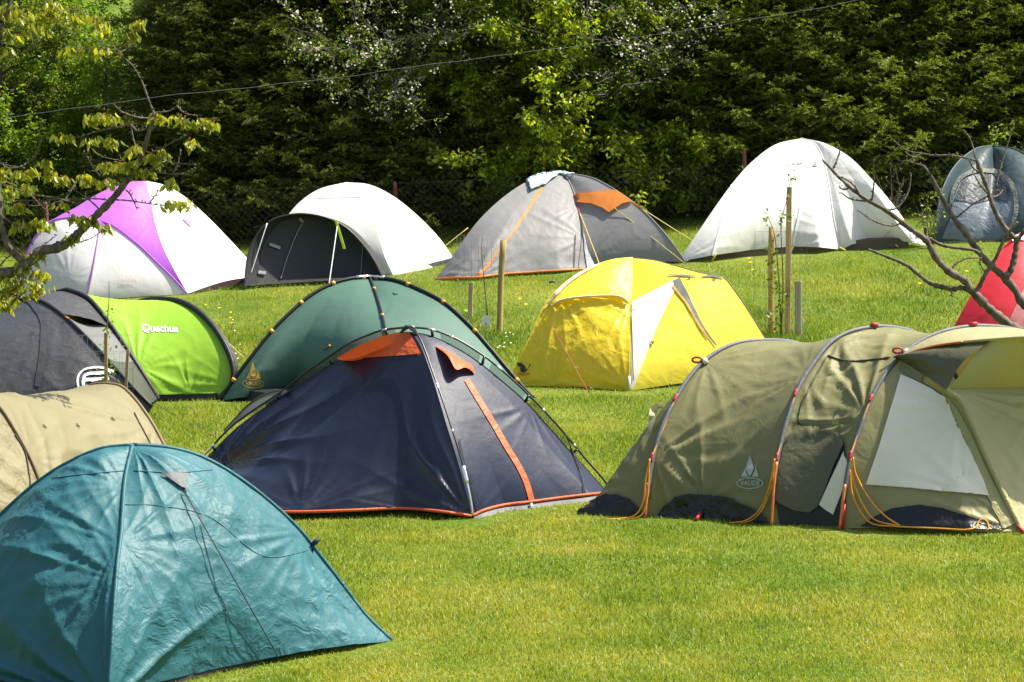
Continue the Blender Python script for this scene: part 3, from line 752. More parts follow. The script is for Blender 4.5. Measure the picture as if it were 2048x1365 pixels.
# ================================================================== olive tunnel, right
def tent_olive():
    mt = fabric('olive_fabric', (.208, .200, .090), rough=.54, trans=.18, bump=.2, scale=6, spec=.3, tcol=(.22, .20, .06))
    pale = fabric('pale_olive_fabric', (.50, .47, .25), rough=.5, trans=.35, bump=.25, scale=7, tcol=(.42, .37, .11))
    grey = fabric('grey_sleeve', (.13, .14, .155), rough=.6, trans=.1, bump=.12, scale=25)
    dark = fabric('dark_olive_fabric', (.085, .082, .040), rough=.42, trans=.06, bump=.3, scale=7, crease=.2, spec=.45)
    win = fabric('window_film', (.80, .74, .61), rough=.6, trans=.12, bump=.10, scale=4, spec=.2, tcol=(.85, .78, .62))
    sidem = fabric('side_olive_fabric', (.36, .335, .16), rough=.42, trans=.38, bump=.22, scale=7, tcol=(.42, .37, .12))
    opole = plain('orange_pole', (.60, .16, .02), .4)
    f1, f2, f3 = GD(1295, 1034), GD(1547, 1050), GD(1683, 1057)
    H1 = edge([(1530, 682), (1500, 684), (1466, 691), (1430, 709), (1398, 736), (1370, 772), (1345, 816), (1325, 861), (1310, 911), (1301, 962), (1295, 1034)], f1+.75, f1)
    H2 = edge([(1760, 654), (1725, 659), (1692, 669), (1660, 690), (1625, 735), (1600, 777), (1580, 832), (1564, 890), (1553, 960), (1547, 1050)], f2+.75, f2)
    H3 = edge([(1960, 653), (1920, 657), (1880, 667), (1843, 684), (1805, 712), (1775, 748), (1747, 795), (1727, 847), (1708, 902), (1695, 962), (1683, 1057)], f3+.75, f3)
    t = Tent('tunnel_tent', H2[-1], 'large olive green tunnel tent with grey arches, window and orange cords')
    A1, A2, A3 = hoop(H1), hoop(H2), hoop(H3)
    t.panel('fly_panel', A1, A2, mt, 110, 150, sag=.055, fans=((.42, .04, .014, 7, .8), (0, .12, .022, 8, .5), (0, .36, .010, 9, .5), (1, .3, .008, 9, .4)), rip=.004, sc=4.5, seed=31)
    t.panel('fly_panel', A2, A3, mt, 70, 150, sag=.045, fans=((1, .20, .026, 8, .85), (0, .42, .014, 8, .45), (0, .30, .012, 9, .4)), rip=.003, sc=5, seed=32)
    # tail to the left, down to the ground
    tn = foot(1150, 1029); tf = tn + (A1[-1]-A1[0])*.35 + [.05, .1, 0]; tf[2] = float(ground(tf[0], tf[1]))+.02
    Tl = resample(np.array([tn, (tn+tf)/2+[.10, 0, .16], tf]), 60)
    t.panel('end_panel', Tl, A1, mt, 60, 100, bulge=.05, fans=((1, .05, .010, 8, .5),), rip=.003, seed=33, ends=False)
    t.patch('end_vent', [(1300, 815), (1316, 806), (1330, 800), (1322, 830), (1308, 868), (1300, 858), (1297, 835)], pale, .03, step=8)
    for A in (A1, A2, A3):
        t.tube('pole_sleeve', A[4:-4]+[-.010, -.010, .004], .0145, grey, sides=8)
    # orange pole feet
    for A, y0 in ((A1, 965), (A2, 925), (A3, 965)):
        i = int(np.argmin([abs(pix(p)[1]-y0) for p in A[:50]]))
        t.tube('pole_foot', A[:i+1]+[-.018, -.05, 0], .0095, opole)
    # red webbing and guy cords
    def web(A, y, r=.010):
        i = int(np.argmin([abs(pix(p)[1]-y) for p in A[:61]]))
        q = A[i]+np.array([-.02, -.03, 0]); d = A[i+1]-A[i-1]; d /= np.linalg.norm(d)
        MB().tube([q-d*.03, q-d*.01, q+d*.01, q+d*.03], [.009, r, r, .009], 6).build('webbing_loop', M_red_web, t.root); return q
    w = [(web(A1, 797), web(A1, 915)), (web(A2, 783), web(A2, 915)), (web(A3, 797), web(A3, 912))]
    for A in (A2, A3):
        q = A[60]+np.array([0, -.02, .02]); MB().tube([q+[-.02, 0, 0], q+[.03, 0, 0]], .016, 6).build('webbing_loop', M_red_web, t.root)
    for a, b in w: guy(t, 'guy_rope', a, b, .006, M_cord_orange, .0)
    def cord(pts, d0, d1):
        q = spline(pts, 30); d = np.linspace(d0, d1, 30)
        for i in range(30):
            h = t._ray(q[i, 0], q[i, 1])
            if h is not None: d[i] = min(d[i], h[0][1]-.03)
            else: d[i] = min(d[i], GD(q[i, 0], q[i, 1])-.02)
        P = np.array([W(q[i, 0], q[i, 1], d[i]) for i in range(30)])
        return t.tube('guy_rope', P, .0055, M_cord_orange, sides=5)
    cord([(1300, 918), (1291, 960), (1287, 1000), (1268, 1032), (1215, 1040)], f1-.06, GD(1215, 1040))
    cord([(1299, 918), (1297, 970), (1292, 1010), (1278, 1034), (1235, 1041)], f1-.06, GD(1235, 1041))
    for dx in (0, 10):
        cord([(1549, 918), (1543-dx/3, 970), (1527-dx/2, 1015), (1505-dx, 1040), (1480-dx*2, 1047)], f2-.06, GD(1480, 1047))
    # loops on the shoulders
    for (x, y, A, c) in ((1372, 724, A1, M_red_web), (1786, 710, A3, M_red_web)):
        i = int(np.argmin([abs(pix(p)[1]-y)+(0 if k < 61 else 1e3) for k, p in enumerate(A)]))
        q = A[i]+np.array([-.03, -.02, .02])
        ring = [q+np.array([.032*math.cos(a)-.02, .0, .018*math.sin(a)]) for a in np.linspace(0, 2*math.pi, 14)]
        MB().tube(ring, .008, 6).build('webbing_loop', c, t.root)
        MB().tube([q+[.02, 0, -.015], q+[.05, 0, 0]], .022, 6).build('pole_cap', M_cord_white, t.root)
    # porch in front of the last hoop: side wall with window, front wall, canopy
    i0 = int(np.argmin([abs(pix(p)[1]-716)+(0 if k < 61 else 1e3) for k, p in enumerate(A3)]))
    S0 = resample(A3[:i0+1], 60)+[0, -.01, 0]
    fb = foot(2044, 1064)
    S1 = edge([(1893, 780), (1920, 800), (1940, 838), (1972, 912), (2005, 985), (2044, 1064)], S0[-1][1]-.45, fb[1], 60, 'lin')
    t.panel('side_wall', S0, S1, sidem, 100, 100, bottom=np.array([S0[0], W(1750, 1056, f3-.1), W(1830, 1058, f3-.3), W(1940, 1062, f3-.5), S1[0]]), bulge=-.02,
            fans=((1, 0, .014, 10, .6), (0, 0, .008, 8, .4), (1, .85, .010, 9, .4), (.75, .25, .008, 8, .3)), rip=.002, sc=6, seed=34)
    far = S1[0]+np.array([2.0, .9, 0]); far[2] = float(ground(far[0], far[1]))
    fart = S1[-1]+np.array([1.75, .75, 0])
    S2 = resample(np.array([far, far*.5+fart*.5+[.1, 0, .15], fart]), 60)
    S1b = S1 + np.array([.015, -.006, 0])
    # the front wall continues up under the canopy
    t.panel('front_wall', S1b, S2, pale, 120, 100, bulge=-.03, fans=((0, 1, .018, 16, .9), (.4, 1, .012, 14, .9), (0, 0, .010, 9, .6)), rip=.002, sc=5, seed=35)
    bs = [(1800, 714), (1835, 701), (1870, 692), (1910, 686), (1950, 682), (2000, 678), (2048, 675), (2110, 676), (2170, 684), (2240, 700)]
    q = spline(bs, 60); dd = S0[-1][1] - .02 - .62*np.sin(np.linspace(0, 1, 60)*math.pi*.62)
    brim = np.array([W(q[k, 0], q[k, 1], dd[k]) for k in range(60)])
    up3 = resample(A3[i0:95], 60)
    t.panel('canopy', brim, up3, pale, 40, 60, bulge=.03, seed=36, ends=False)
    br = t.tube('brim_pole', brim, .010, pale)
    t.tube('canopy_pole', brim[:18]+[0, -.015, 0], .0085, opole)
    # filler between canopy and side wall, its dark colour painting the shaded interior
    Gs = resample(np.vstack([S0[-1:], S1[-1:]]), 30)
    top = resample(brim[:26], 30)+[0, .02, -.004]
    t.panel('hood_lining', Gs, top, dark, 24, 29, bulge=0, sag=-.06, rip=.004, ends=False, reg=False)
    t2 = resample(S2[-1:].repeat(2, 0), 30)
    U = resample(np.vstack([S1[-1:], S2[-1:]]), 40); Ub = resample(brim[24:], 40)+[0, .03, -.004]
    t.panel('hood_lining', U, Ub, pale, 20, 39, sag=-.02, ends=False, reg=False)
    # window
    t.patch('window', [(1803, 752), (1830, 762), (1866, 778), (1892, 797), (1898, 806), (1915, 850), (1945, 910), (1964, 955), (1979, 993), (1900, 985), (1800, 975), (1733, 970), (1760, 890)], win, .016, step=5)
    trim = fabric('pale_trim', (.44, .40, .19), rough=.5, trans=.25, bump=.3, scale=20)
    t.strip('door_edge', [(1886, 790), (1906, 818), (1928, 862), (1962, 940), (1992, 1002), (2018, 1054)], [8, 18, 22, 22, 24, 26], trim, .010, n=60)
    t.tube('pole_sleeve', S1+[0, -.012, 0], .020, trim)
    t.strip('window_band', [(1800, 735), (1830, 752), (1868, 768), (1900, 790)], [8, 14, 16, 12], mt, .014, n=40)
    # mud flaps
    t.patch('mud_flap', [(1152, 1028), (1180, 1006), (1210, 990), (1235, 989), (1262, 1000), (1280, 1018), (1288, 1036), (1220, 1038)], M_blackshine, .014, step=5)
    t.patch('mud_flap', [(1310, 1036), (1330, 1012), (1352, 995), (1380, 988), (1420, 991), (1470, 1001), (1510, 1018), (1535, 1036), (1540, 1046), (1430, 1046)], M_blackshine, .022, step=5)
    t.patch('mud_flap', [(1722, 1054), (1745, 1036), (1785, 1018), (1840, 1011), (1890, 1018), (1940, 1034), (1985, 1048), (2014, 1060), (1880, 1062)], M_blackshine, .016, step=5)
    # rolled door flap, a black patch painting the dark of the opening, inner cloth
    e = t.patch('door_opening_shade', [(1690, 885), (1697, 950), (1688, 1052), (1560, 1052), (1552, 1000)], M_black, .010, step=12)
    e = t.patch('inner_tent', [(1690, 905), (1697, 935), (1690, 975), (1668, 1030), (1650, 1018), (1640, 1010)], win, .016, step=8)
    P = t.patch('door_flap', [(1566, 900), (1590, 850), (1640, 860), (1688, 872), (1690, 892), (1672, 930), (1655, 975), (1638, 1014), (1620, 1026), (1590, 1022), (1560, 1008), (1546, 996), (1556, 945)], dark, .022, step=7)
    sw = fabric('olive_piping', (.07, .07, .035), rough=.5, trans=0)
    t.line('seam', [(1655, 712), (1690, 722), (1730, 722), (1780, 716)], .006, sw, .006)
    t.line('seam', [(1652, 716), (1625, 765), (1604, 810), (1596, 850)], .006, sw, .006)
    t.line('door_zip', [(1602, 845), (1590, 880), (1575, 930), (1566, 990)], .008, M_black, .012)
    sail_logo(t, 1501, 953, 52, plain('grey_print', (.36, .38, .36), .6, var=.05))
    t.line('hem_cord', [(1404, 988), (1400, 1005), (1398, 1025)], .005, trim, .012)
    q = G(1392, 1043)
    MB().tube([t.ray(1400, 1028)[0]+[0, -.02, 0], q+[0, 0, .01]], .014, 6).build('peg_strap', M_red_web, t.root)
    q = G(2042, 1068); MB().tube([q+[-.02, 0, .05], q+[.02, 0, .0]], .014, 6).build('peg_strap', M_red_web, t.root)
    q = G(1678, 1058); MB().tube([q+[.03, -.02, .16], q+[.02, -.03, .0]], .012, 6).build('peg_strap', M_red_web, t.root)
    t.skirt([A1[0], A3[0], A3[-1], A1[-1]], M_black, .9, .10)
    cord([(1706, 915), (1712, 950), (1740, 1000), (1770, 1032), (1800, 1052)], f3-.06, GD(1800, 1052))
    cord([(1702, 918), (1706, 960), (1726, 1010), (1750, 1040), (1795, 1052)], f3-.06, GD(1800, 1052))
    cord([(1700, 940), (1704, 985), (1720, 1022), (1745, 1048), (1800, 1054)], f3-.06, GD(1800, 1054))
    cord([(1800, 1054), (1850, 1056), (1890, 1058), (1930, 1060), (1952, 1055), (1958, 1042), (1966, 1038), (1974, 1044), (1978, 1056), (1972, 1062)], GD(1800, 1056), GD(1972, 1064))
    MB().tube([G(1795, 1053)+[0, 0, .01], G(1805, 1053)+[0, 0, .01]], .008, 6).build('cord_runner', M_cord_white, t.root)
tent_olive()

# ================================================================== white and purple dome, back row
white_fabric = lambda n, c=(.77, .75, .71), **k: fabric(n, c, rough=.5, trans=.22, bump=k.get('bump', .12), scale=k.get('scale', 5), tcol=(.75, .75, .72), fine=.05)
def tent_purple():
    wh = white_fabric('white_fabric'); pu = fabric('violet_fabric', (.47, .135, .66), rough=.5, trans=.3, bump=.12, scale=5, tcol=(.6, .2, .85))
    wh_shade = white_fabric('shaded_white_fabric', (.62, .61, .60))  # white fabric greyed to paint the shaded face left of the seam
    gm = fabric('maroon_flap', (.06, .03, .04), rough=.6, trans=0)
    fF = GD(376, 589); dT = fF+1.0
    t = Tent('dome_tent', W(292, 362, dT), 'white dome tent with a violet stripe down its front')
    fR, fL = GD(560, 560), GD(20, 596)
    Fe = edge([(292, 362), (301, 400), (311, 450), (325, 492), (346, 535), (376, 589)], dT, fF)
    Re = edge([(292, 362), (330, 371), (370, 394), (415, 434), (458, 478), (497, 520), (560, 588)], dT, fR)
    Le = edge([(292, 362), (250, 366), (200, 386), (150, 416), (105, 441), (60, 490), (20, 592)], dT, fL)
    Be = mirror_edge(Fe)
    t.panel('fly_panel', Fe, Re, wh, 60, 60, hem=.04, bulge=.02, fans=((0, 0, .008, 8, .5), (0, .5, .006, 7, .4)), rip=.001, seed=41)
    t.panel('stripe_panel', Le, Fe, pu, 60, 60, bulge=.06, fans=((1, .6, .006, 8, .4),), seed=42)
    t.panel('fly_panel', Re, Be, wh, 30, 30, hem=.04); t.panel('fly_panel', Be, Le, wh, 30, 30, hem=.04)
    t.skirt([Fe[0], Re[0], Be[0], Le[0]], gm, .97, .07)
    # porch under the stripe: an arch, two sloping faces and a seam between them
    n = 60
    fs = GD(172, 603); ds = fs+.55
    AR = edge([(200, 443), (225, 452), (252, 471), (285, 498), (316, 528), (345, 556), (375, 589)], ds, fF-.02, n)
    AL = edge([(200, 443), (170, 437), (140, 436), (105, 442), (80, 465), (58, 500), (40, 590)], ds, GD(40, 598)-.0, n)
    SE = edge([(200, 443), (196, 475), (190, 515), (183, 555), (172, 603)], ds, fs, n)
    t.panel('porch_panel', SE, AR, wh, 50, 50, hem=.01, bulge=.02, fans=((0, 1, .008, 9, .4),), rip=.001, seed=43)
    t.panel('porch_panel', AL, SE, wh_shade, 50, 50, hem=.01, bulge=.02, fans=((.7, .2, .006, 8, .4),), rip=.001, seed=44)
    dkpu = plain('violet_piping', (.32, .07, .36), .6)
    t.tube('seam_piping', SE+[0, -.01, 0], .007, dkpu); t.tube('arch_piping', AR+[0, -.01, .005], .010, pu); t.tube('arch_piping', AL+[0, -.01, .005], .010, pu)
    t.patch('vent_tab', [(363, 438), (383, 441), (381, 456)], pu, .012, step=5)
    sm = plain('white_seam_line', (.50, .50, .50), .7, var=.1)
    t.line('seam', [(330, 500), (420, 492), (488, 512)], .0025, sm, .002)
    pk = plain('pink_print', (.60, .35, .33), .6, var=0)
    t.text('lettering', 'SALEWA', 257, 563, 8, pk, off=.012, step=4)
    lo = Fe[0]; hi = Re[0]
    q = np.linspace(0, 1, 30)[:, None]; A = lo*(1-q)+hi*q; A[:, 2] = ground(A[:, 0], A[:, 1])+.005+.07*np.sin(q[:, 0]*np.pi); B = A.copy(); B[:, 2] -= .12; A[:, 1] -= .03; B[:, 1] -= .03
    mesh_obj('mud_flap', np.vstack([A, B]), [[i, i+1, 31+i, 30+i] for i in range(29)], gm, t.root)
tent_purple()

# ================================================================== white dome with a dark porch
def tent_porch():
    wh = white_fabric('ivory_fabric', (.73, .72, .67))
    ch = fabric('charcoal_lining', (.022, .024, .029), rough=.6, trans=.0, bump=.15, scale=4)
    fF = GD(790, 558); dT = fF+1.0
    t = Tent('dome_tent', W(692, 365, dT), 'ivory dome tent with a dark arched porch')
    Fe = edge([(692, 365), (722, 380), (742, 420), (757, 470), (770, 515), (790, 558)], dT, fF+.25)
    Re = edge([(692, 365), (740, 370), (790, 395), (840, 436), (880, 478), (912, 522), (950, 562)], dT, GD(940, 520))
    Le = edge([(692, 365), (640, 378), (600, 404), (570, 440), (545, 490), (535, 566)], dT, GD(535, 570)+.5)
    Be = mirror_edge(Fe)
    t.panel('fly_panel', Fe, Re, wh, 60, 60, hem=.05, bulge=.04, fans=((0, 0, .010, 8, .5), (.6, 0, .006, 7, .4)), rip=.001, seed=51)
    t.panel('fly_panel', Le[28:], Fe, wh, 60, 60, bulge=-.02, seed=52)
    t.panel('fly_panel', Re, Be, wh, 30, 30, hem=.04); t.panel('fly_panel', Be, Le, wh, 30, 30, hem=.04)
    t.skirt([Fe[0], Re[0], Be[0], Le[0]], M_black, .95, .06)
    sm = plain('ivory_seam', (.42, .41, .38), .7, var=.1)
    t.line('seam', [(745, 400), (775, 402), (798, 404)], .003, sm, .002)
    t.line('seam', [(628, 398), (680, 396), (722, 396)], .003, sm, .002)
    gl, gr = GD(492, 580), GD(768, 563)
    # porch arch, foot to foot
    px = [(490, 578), (491, 545), (497, 508), (514, 470), (543, 441), (585, 429), (625, 430), (665, 441), (697, 460), (726, 490), (750, 525), (768, 563)]
    q = spline(px, 100); s = (q[:, 0]-490)/(768-490); d = gl+(gr-gl)*s + .25*np.sin(np.linspace(0, 1, 100)*math.pi)
    Ar = np.array([W(q[i, 0], q[i, 1], d[i]) for i in range(100)])
    c = np.array([(Ar[0, 0]+Ar[-1, 0])/2, (Ar[0, 1]+Ar[-1, 1])/2, Ar[0, 2]])
    back = c + (Ar-c)*np.array([.93, .93, .92]) + np.array([.08, .20, .05])
    bk2 = c + (Ar-c)*np.array([.80, .8, .80]) + np.array([.10, .24, .04])
    t.panel('porch_hood', Ar, back, ch, 24, 90, ends=False, rip=.002)
    t.panel('porch_hood', back, bk2, ch, 10, 90, ends=False)
    V = np.vstack([bk2, [bk2.mean(0)*[1, 1, 0]+[0, .02, float(bk2[0][2])+.05]]]); mesh_obj('inner_wall', V, [[i, i+1, 100] for i in range(99)], ch, t.root); 
    t._reg(V, [[i, i+1, 100] for i in range(99)])
    t.tube('porch_pole', Ar, .010, M_pole)
    floor = np.vstack([Ar[0], Ar[-1], bk2[-1], bk2[0]]); floor[:, 2] = ground(floor[:, 0], floor[:, 1])+.045; floor[:2, 1] += .03
    mesh_obj('groundsheet', floor, [[0, 1, 2, 3]], ch, t.root, smooth=False)
    guy(t, 'guy_rope', Ar[int(np.argmin(abs(q[:, 0]-536)+200*(q[:, 1] > 500)))]+[0, -.01, 0], G(492, 577), .0065, M_cord_white, 0, M_peg)
    k = int(np.argmin(abs(q[:, 0]-676)))
    guy(t, 'guy_rope', Ar[k]+[0, -.01, 0], G(657, 576), .0065, M_cord_white, 0, M_peg)
    lime = plain('lime_tag', (.50, .70, .02), .5)
    h = Ar[k]+[0, -.03, -.01]
    MB().add(*box_geo(h+[0, 0, -.03], .03, .012, .07, tilt=-.3)).build('tag', lime, t.root, smooth=False)
    iv = plain('grey_webbing', (.22, .22, .22), .6)
    for pts in ([(608, 440), (592, 470), (574, 515), (560, 560)], [(727, 490), (724, 520), (722, 548)]):
        t.line('inner_pole', pts, .006, iv, .02)
    for pts in ([(538, 489), (560, 497)], [(514, 545), (531, 547)], [(598, 437), (606, 445)]):
        t.strip('strap', pts, 6, iv, .02, n=8)
tent_porch()

# ================================================================== grey dome with orange trim
def tent_grey():
    gr = fabric('grey_fabric', (.285, .28, .285), rough=.5, trans=.32, bump=.15, scale=6, spec=.25)
    org = fabric('orange_trim', (.72, .24, .045), rough=.5, trans=.3, bump=.15, tcol=(.8, .3, .04))
    fF = GD(1192, 536); dT = fF+1.0
    t = Tent('dome_tent', W(1118, 346, dT), 'grey dome tent with orange vent hood and orange hem')
    Fe = edge([(1118, 346), (1136, 360), (1150, 392), (1160, 432), (1168, 480), (1178, 520), (1192, 538)], dT, fF)
    Le = edge([(1118, 346), (1062, 360), (1010, 392), (960, 438), (920, 490), (893, 530), (870, 559)], dT, GD(870, 559))
    Re = edge([(1118, 346), (1180, 355), (1230, 380), (1280, 416), (1320, 456), (1350, 494), (1372, 526)], dT, GD(1372, 526))
    Be = mirror_edge(Fe)
    bot = np.array([Le[0]]+[W(x, y, GD(x, y+6)) for x, y in ((910, 556), (955, 555), (1000, 549), (1060, 545), (1120, 541))]+[Fe[0]])
    t.panel('door_panel', Le, Fe, gr, 90, 90, bottom=bot, bulge=.03, fans=((1, .25, .009, 7, .55), (1, .55, .007, 8, .4), (.3, 0, .012, 11, .5), (0, 0, .014, 9, .5)), rip=.003, seed=61)
    t.panel('fly_panel', Fe, Re, gr, 70, 70, hem=.04, bulge=.02, fans=((0, .1, .006, 8, .4),), rip=.001, seed=62)
    t.panel('fly_panel', Re, Be, gr, 30, 30, hem=.04); t.panel('fly_panel', Be, Le, gr, 30, 30, hem=.04)
    t.skirt([Fe[0], Re[0], Be[0], Le[0]], M_black, .96, .06)
    t.tube('hem_tape', resample(spline(bot, 50), 50)+[0, -.012, 0], .013, org)
    t.strip('zip_stripe', [(1084, 376), (1070, 398), (1049, 431), (1024, 468), (1005, 492), (980, 525), (955, 556)], [6, 6, 5, 4.5, 4, 4.5, 7], org, .010)
    e = t.patch('vent_hood', [(1148, 391), (1190, 388), (1232, 385), (1250, 396), (1264, 406), (1245, 411), (1230, 421), (1219, 428), (1206, 419), (1185, 411), (1156, 408)], org, .035, step=8)
    up = t.rays(spline([(1148, 391), (1190, 388), (1232, 385), (1264, 406)], 20), .006); dn = t.rays(spline([(1148, 391), (1190, 388), (1232, 385), (1264, 406)], 20), .036)
    mesh_obj('hood_edge', np.vstack([up, dn]), [[i, i+1, 21+i, 20+i] for i in range(19)], org, e)
    t.strip('pole_trim', [(1264, 405), (1275, 412), (1288, 420)], [3, 5, 3], org, .012, n=10)
    t.strip('pole_trim', [(1154, 408), (1158, 420), (1161, 430)], 4, M_red_web, .012, n=10)
    t.tube('pole_sleeve', Fe+[0, -.01, 0], .009, gr); t.tube('pole_sleeve', Re, .008, gr)
    t.strip('pole_patch', [(1168, 470), (1172, 500), (1182, 535)], [3, 8, 18], fabric('pale_grey_patch', (.50, .50, .52), trans=.1), .012, n=12)
    cl = M_cord_yellow
    guy(t, 'guy_rope', t.ray(1160, 428)[0]+[0, -.02, 0], G(1206, 548), .0055, cl, 0, M_peg)
    guy(t, 'guy_rope', t.ray(1228, 416)[0]+[0, -.05, 0], G(1372, 529), .0045, cl, 0, M_peg)
    guy(t, 'guy_rope', W(1287, 420, Re[30][1]), W(1400, 492, fF+.6), .0055, cl, 0, M_peg)
    guy(t, 'guy_rope', W(936, 456, Le[30][1]), G(800, 565), .0050, cl, 0, M_peg)
    t.line('guy_loop', [(1151, 470), (1149, 500), (1148, 535)], .004, M_cord_dark, .012)
    # a pale blue shirt left to dry over the top: its own thing
    sh = fabric('shirt_cotton', (.50, .66, .70), rough=.85, trans=.25, bump=.5, scale=16, weave=False)
    o = t.patch('shirt', [(1052, 360), (1068, 350), (1090, 345), (1116, 343), (1140, 346), (1150, 350), (1138, 354), (1118, 351), (1104, 362), (1086, 374), (1074, 378), (1061, 384), (1058, 372)], sh, .03, step=4)
    o.parent = None
    off = np.array(root_loc(t.root)); me = o.data
    for v in me.vertices:
        n = mnoise.noise(Vector(v.co)*22)*.02
        v.co = v.co + Vector(off) + Vector((0, -n*.5, n))
    c = sum((v.co for v in me.vertices), Vector())/len(me.vertices)
    for v in me.vertices: v.co -= c
    o.location = c
    so = o.modifiers.new('thickness', 'SOLIDIFY'); so.thickness = .012; so.offset = -1
    tag(o, 'pale blue shirt drying on the top of the grey tent', 'shirt')
tent_grey()

# ================================================================== tall white dome, right of the back row
def tent_white():
    wh = white_fabric('white_nylon', (.70, .69, .66), bump=.12, scale=6)
    fF = GD(1682, 501); dT = fF+1.05
    t = Tent('dome_tent', W(1602, 277, dT), 'tall plain white dome tent with a small black vent')
    Fe = edge([(1602, 277), (1628, 286), (1644, 312), (1654, 350), (1662, 400), (1670, 450), (1682, 500)], dT, fF)
    Le = edge([(1602, 277), (1550, 290), (1503, 325), (1466, 366), (1430, 415), (1395, 466), (1356, 524)], dT, GD(1356, 526))
    Re = edge([(1602, 277), (1650, 287), (1700, 315), (1748, 364), (1788, 412), (1820, 455), (1852, 491)], dT, GD(1852, 493))
    Be = mirror_edge(Fe)
    botL = np.array([Le[0]]+[W(x, y, GD(x, y+14)) for x, y in ((1425, 511), (1500, 500), (1585, 493), (1640, 495))]+[Fe[0]])
    botR = np.array([Fe[0]]+[W(x, y, GD(x, y+12)) for x, y in ((1705, 489), (1740, 482), (1790, 480), (1825, 485))]+[Re[0]])
    t.panel('fly_panel', Le, Fe, wh, 100, 100, bottom=botL, bulge=.03, fans=((1, .02, .016, 10, .7), (.93, .60, .014, 11, .7), (.1, .4, .006, 9, .6), (0, 0, .009, 9, .6)), rip=.0015, seed=71)
    t.panel('fly_panel', Fe, Re, wh, 70, 70, bottom=botR, bulge=.03, fans=((0, 0, .008, 9, .5), (0, .55, .006, 9, .4)), rip=.001, seed=72)
    t.panel('fly_panel', Re, Be, wh, 30, 30, hem=.04); t.panel('fly_panel', Be, Le, wh, 30, 30, hem=.04)
    inner = fabric('brown_inner', (.10, .075, .045), rough=.7, trans=0)
    t.skirt([Fe[0], Re[0], Be[0], Le[0]], inner, .93, .12, 'inner_tent')
    seam = plain('white_seam', (.80, .80, .80), .5, var=.02); dk = plain('grey_seam', (.30, .30, .31), .6)
    t.tube('pole_sleeve', Fe+[0, -.008, 0], .009, wh)
    t.strip('seam_tape', [(1464, 370), (1455, 400), (1444, 442), (1434, 482), (1426, 512)], 4, seam, .008)
    t.strip('seam_tape', [(1626, 336), (1617, 362), (1606, 402), (1596, 445), (1586, 495)], 5, seam, .008)
    t.line('seam', [(1497, 333), (1540, 333), (1590, 330), (1640, 323)], .0035, dk, .003)
    t.patch('vent', [(1622, 334), (1629, 326), (1635, 334)], M_black, .010, step=4)
    t.line('toggle', [(1586, 328), (1592, 325), (1600, 328), (1604, 326)], .006, dk, .01)
    yl = plain('yellow_strap', (.55, .40, .08), .6)
    for (x, y, a, b) in ((1432, 507, 1424, 524), (1587, 492, 1581, 508), (1678, 495, 1690, 503), (1782, 481, 1796, 496)):
        P = t.ray(x, y); P = P[0] if P else W(x, y, fF)
        MB().tube([P+[0, -.01, 0], G(a, b)+[0, 0, .01]], .012, 6).build('peg_strap', yl, t.root)
    t.line('guy_loop', [(1766, 478), (1776, 466), (1786, 458)], .003, dk, .008)
tent_white()

# ================================================================== blue grey dome at the right edge
def tent_blue():
    bl = fabric('blue_grey_fabric', (.040, .070, .080), rough=.5, trans=.2, bump=.2, scale=6, tcol=(.05, .10, .12))
    pan = fabric('blue_door_fabric', (.16, .20, .25), rough=.48, trans=.2, bump=.4, scale=9, crease=.25, tcol=(.12, .18, .24))
    pip = fabric('sage_piping', (.125, .14, .12), rough=.6, trans=.1, bump=.4, scale=25)
    msh = fabric('dark_net', (.035, .050, .060), rough=.5, trans=.1, bump=.4, scale=12)
    fF = GD(1960, 484); dT = fF+1.1
    t = Tent('dome_tent', W(1985, 292, dT), 'blue grey dome tent with an arched door, at the right edge')
    Le = edge([(1985, 292), (1950, 299), (1912, 330), (1887, 374), (1874, 430), (1868, 486)], dT, GD(1868, 488))
    Re = edge([(1985, 292), (2040, 303), (2090, 345), (2125, 410), (2140, 480)], dT, GD(2140, 482))
    Fe = edge([(1985, 292), (1988, 330), (1985, 380), (1975, 430), (1960, 484)], dT, fF)
    Be = mirror_edge(Fe)
    t.panel('fly_panel', Le, Fe, bl, 60, 60, bulge=.10, hem=.01, fans=((1, .6, .010, 9, .5), (0, 0, .010, 9, .5)), rip=.003, seed=81)
    t.panel('fly_panel', Fe, Re, bl, 60, 60, bulge=.10, hem=.01, fans=((0, .6, .010, 9, .5),), rip=.003, seed=82)
    t.panel('fly_panel', Re, Be, bl, 30, 30); t.panel('fly_panel', Be, Le, bl, 30, 30)
    t.tube('pole_sleeve', Le, .012, bl); t.tube('pole_sleeve', Re, .012, bl)
    t.patch('door_panel', [(1884, 478), (1900, 440), (1906, 398), (1922, 362), (1946, 348), (1972, 345), (2003, 352), (2024, 378), (2030, 420), (2022, 455), (2010, 478), (1950, 482)], pan, .008, step=10, reg=True)
    t.patch('net_window', [(1908, 402), (1924, 364), (1946, 351), (1972, 348), (2000, 355), (2018, 378), (2020, 404), (1990, 398), (1950, 408), (1920, 402)], msh, .008, step=8)
    t.strip('door_piping', [(1902, 412), (1906, 388), (1920, 360), (1942, 347), (1970, 343), (2004, 349), (2028, 378), (2033, 420), (2024, 452), (2012, 478)], [5, 8, 8, 7, 9, 9, 9, 9, 8, 7], pip, .02, n=60)
    t.strip('hem_tape', [(1880, 486), (1920, 484), (1960, 480), (1990, 482), (2012, 472), (2040, 476)], [3, 5, 6, 5, 4, 3], pip, .012, n=40)
tent_blue()

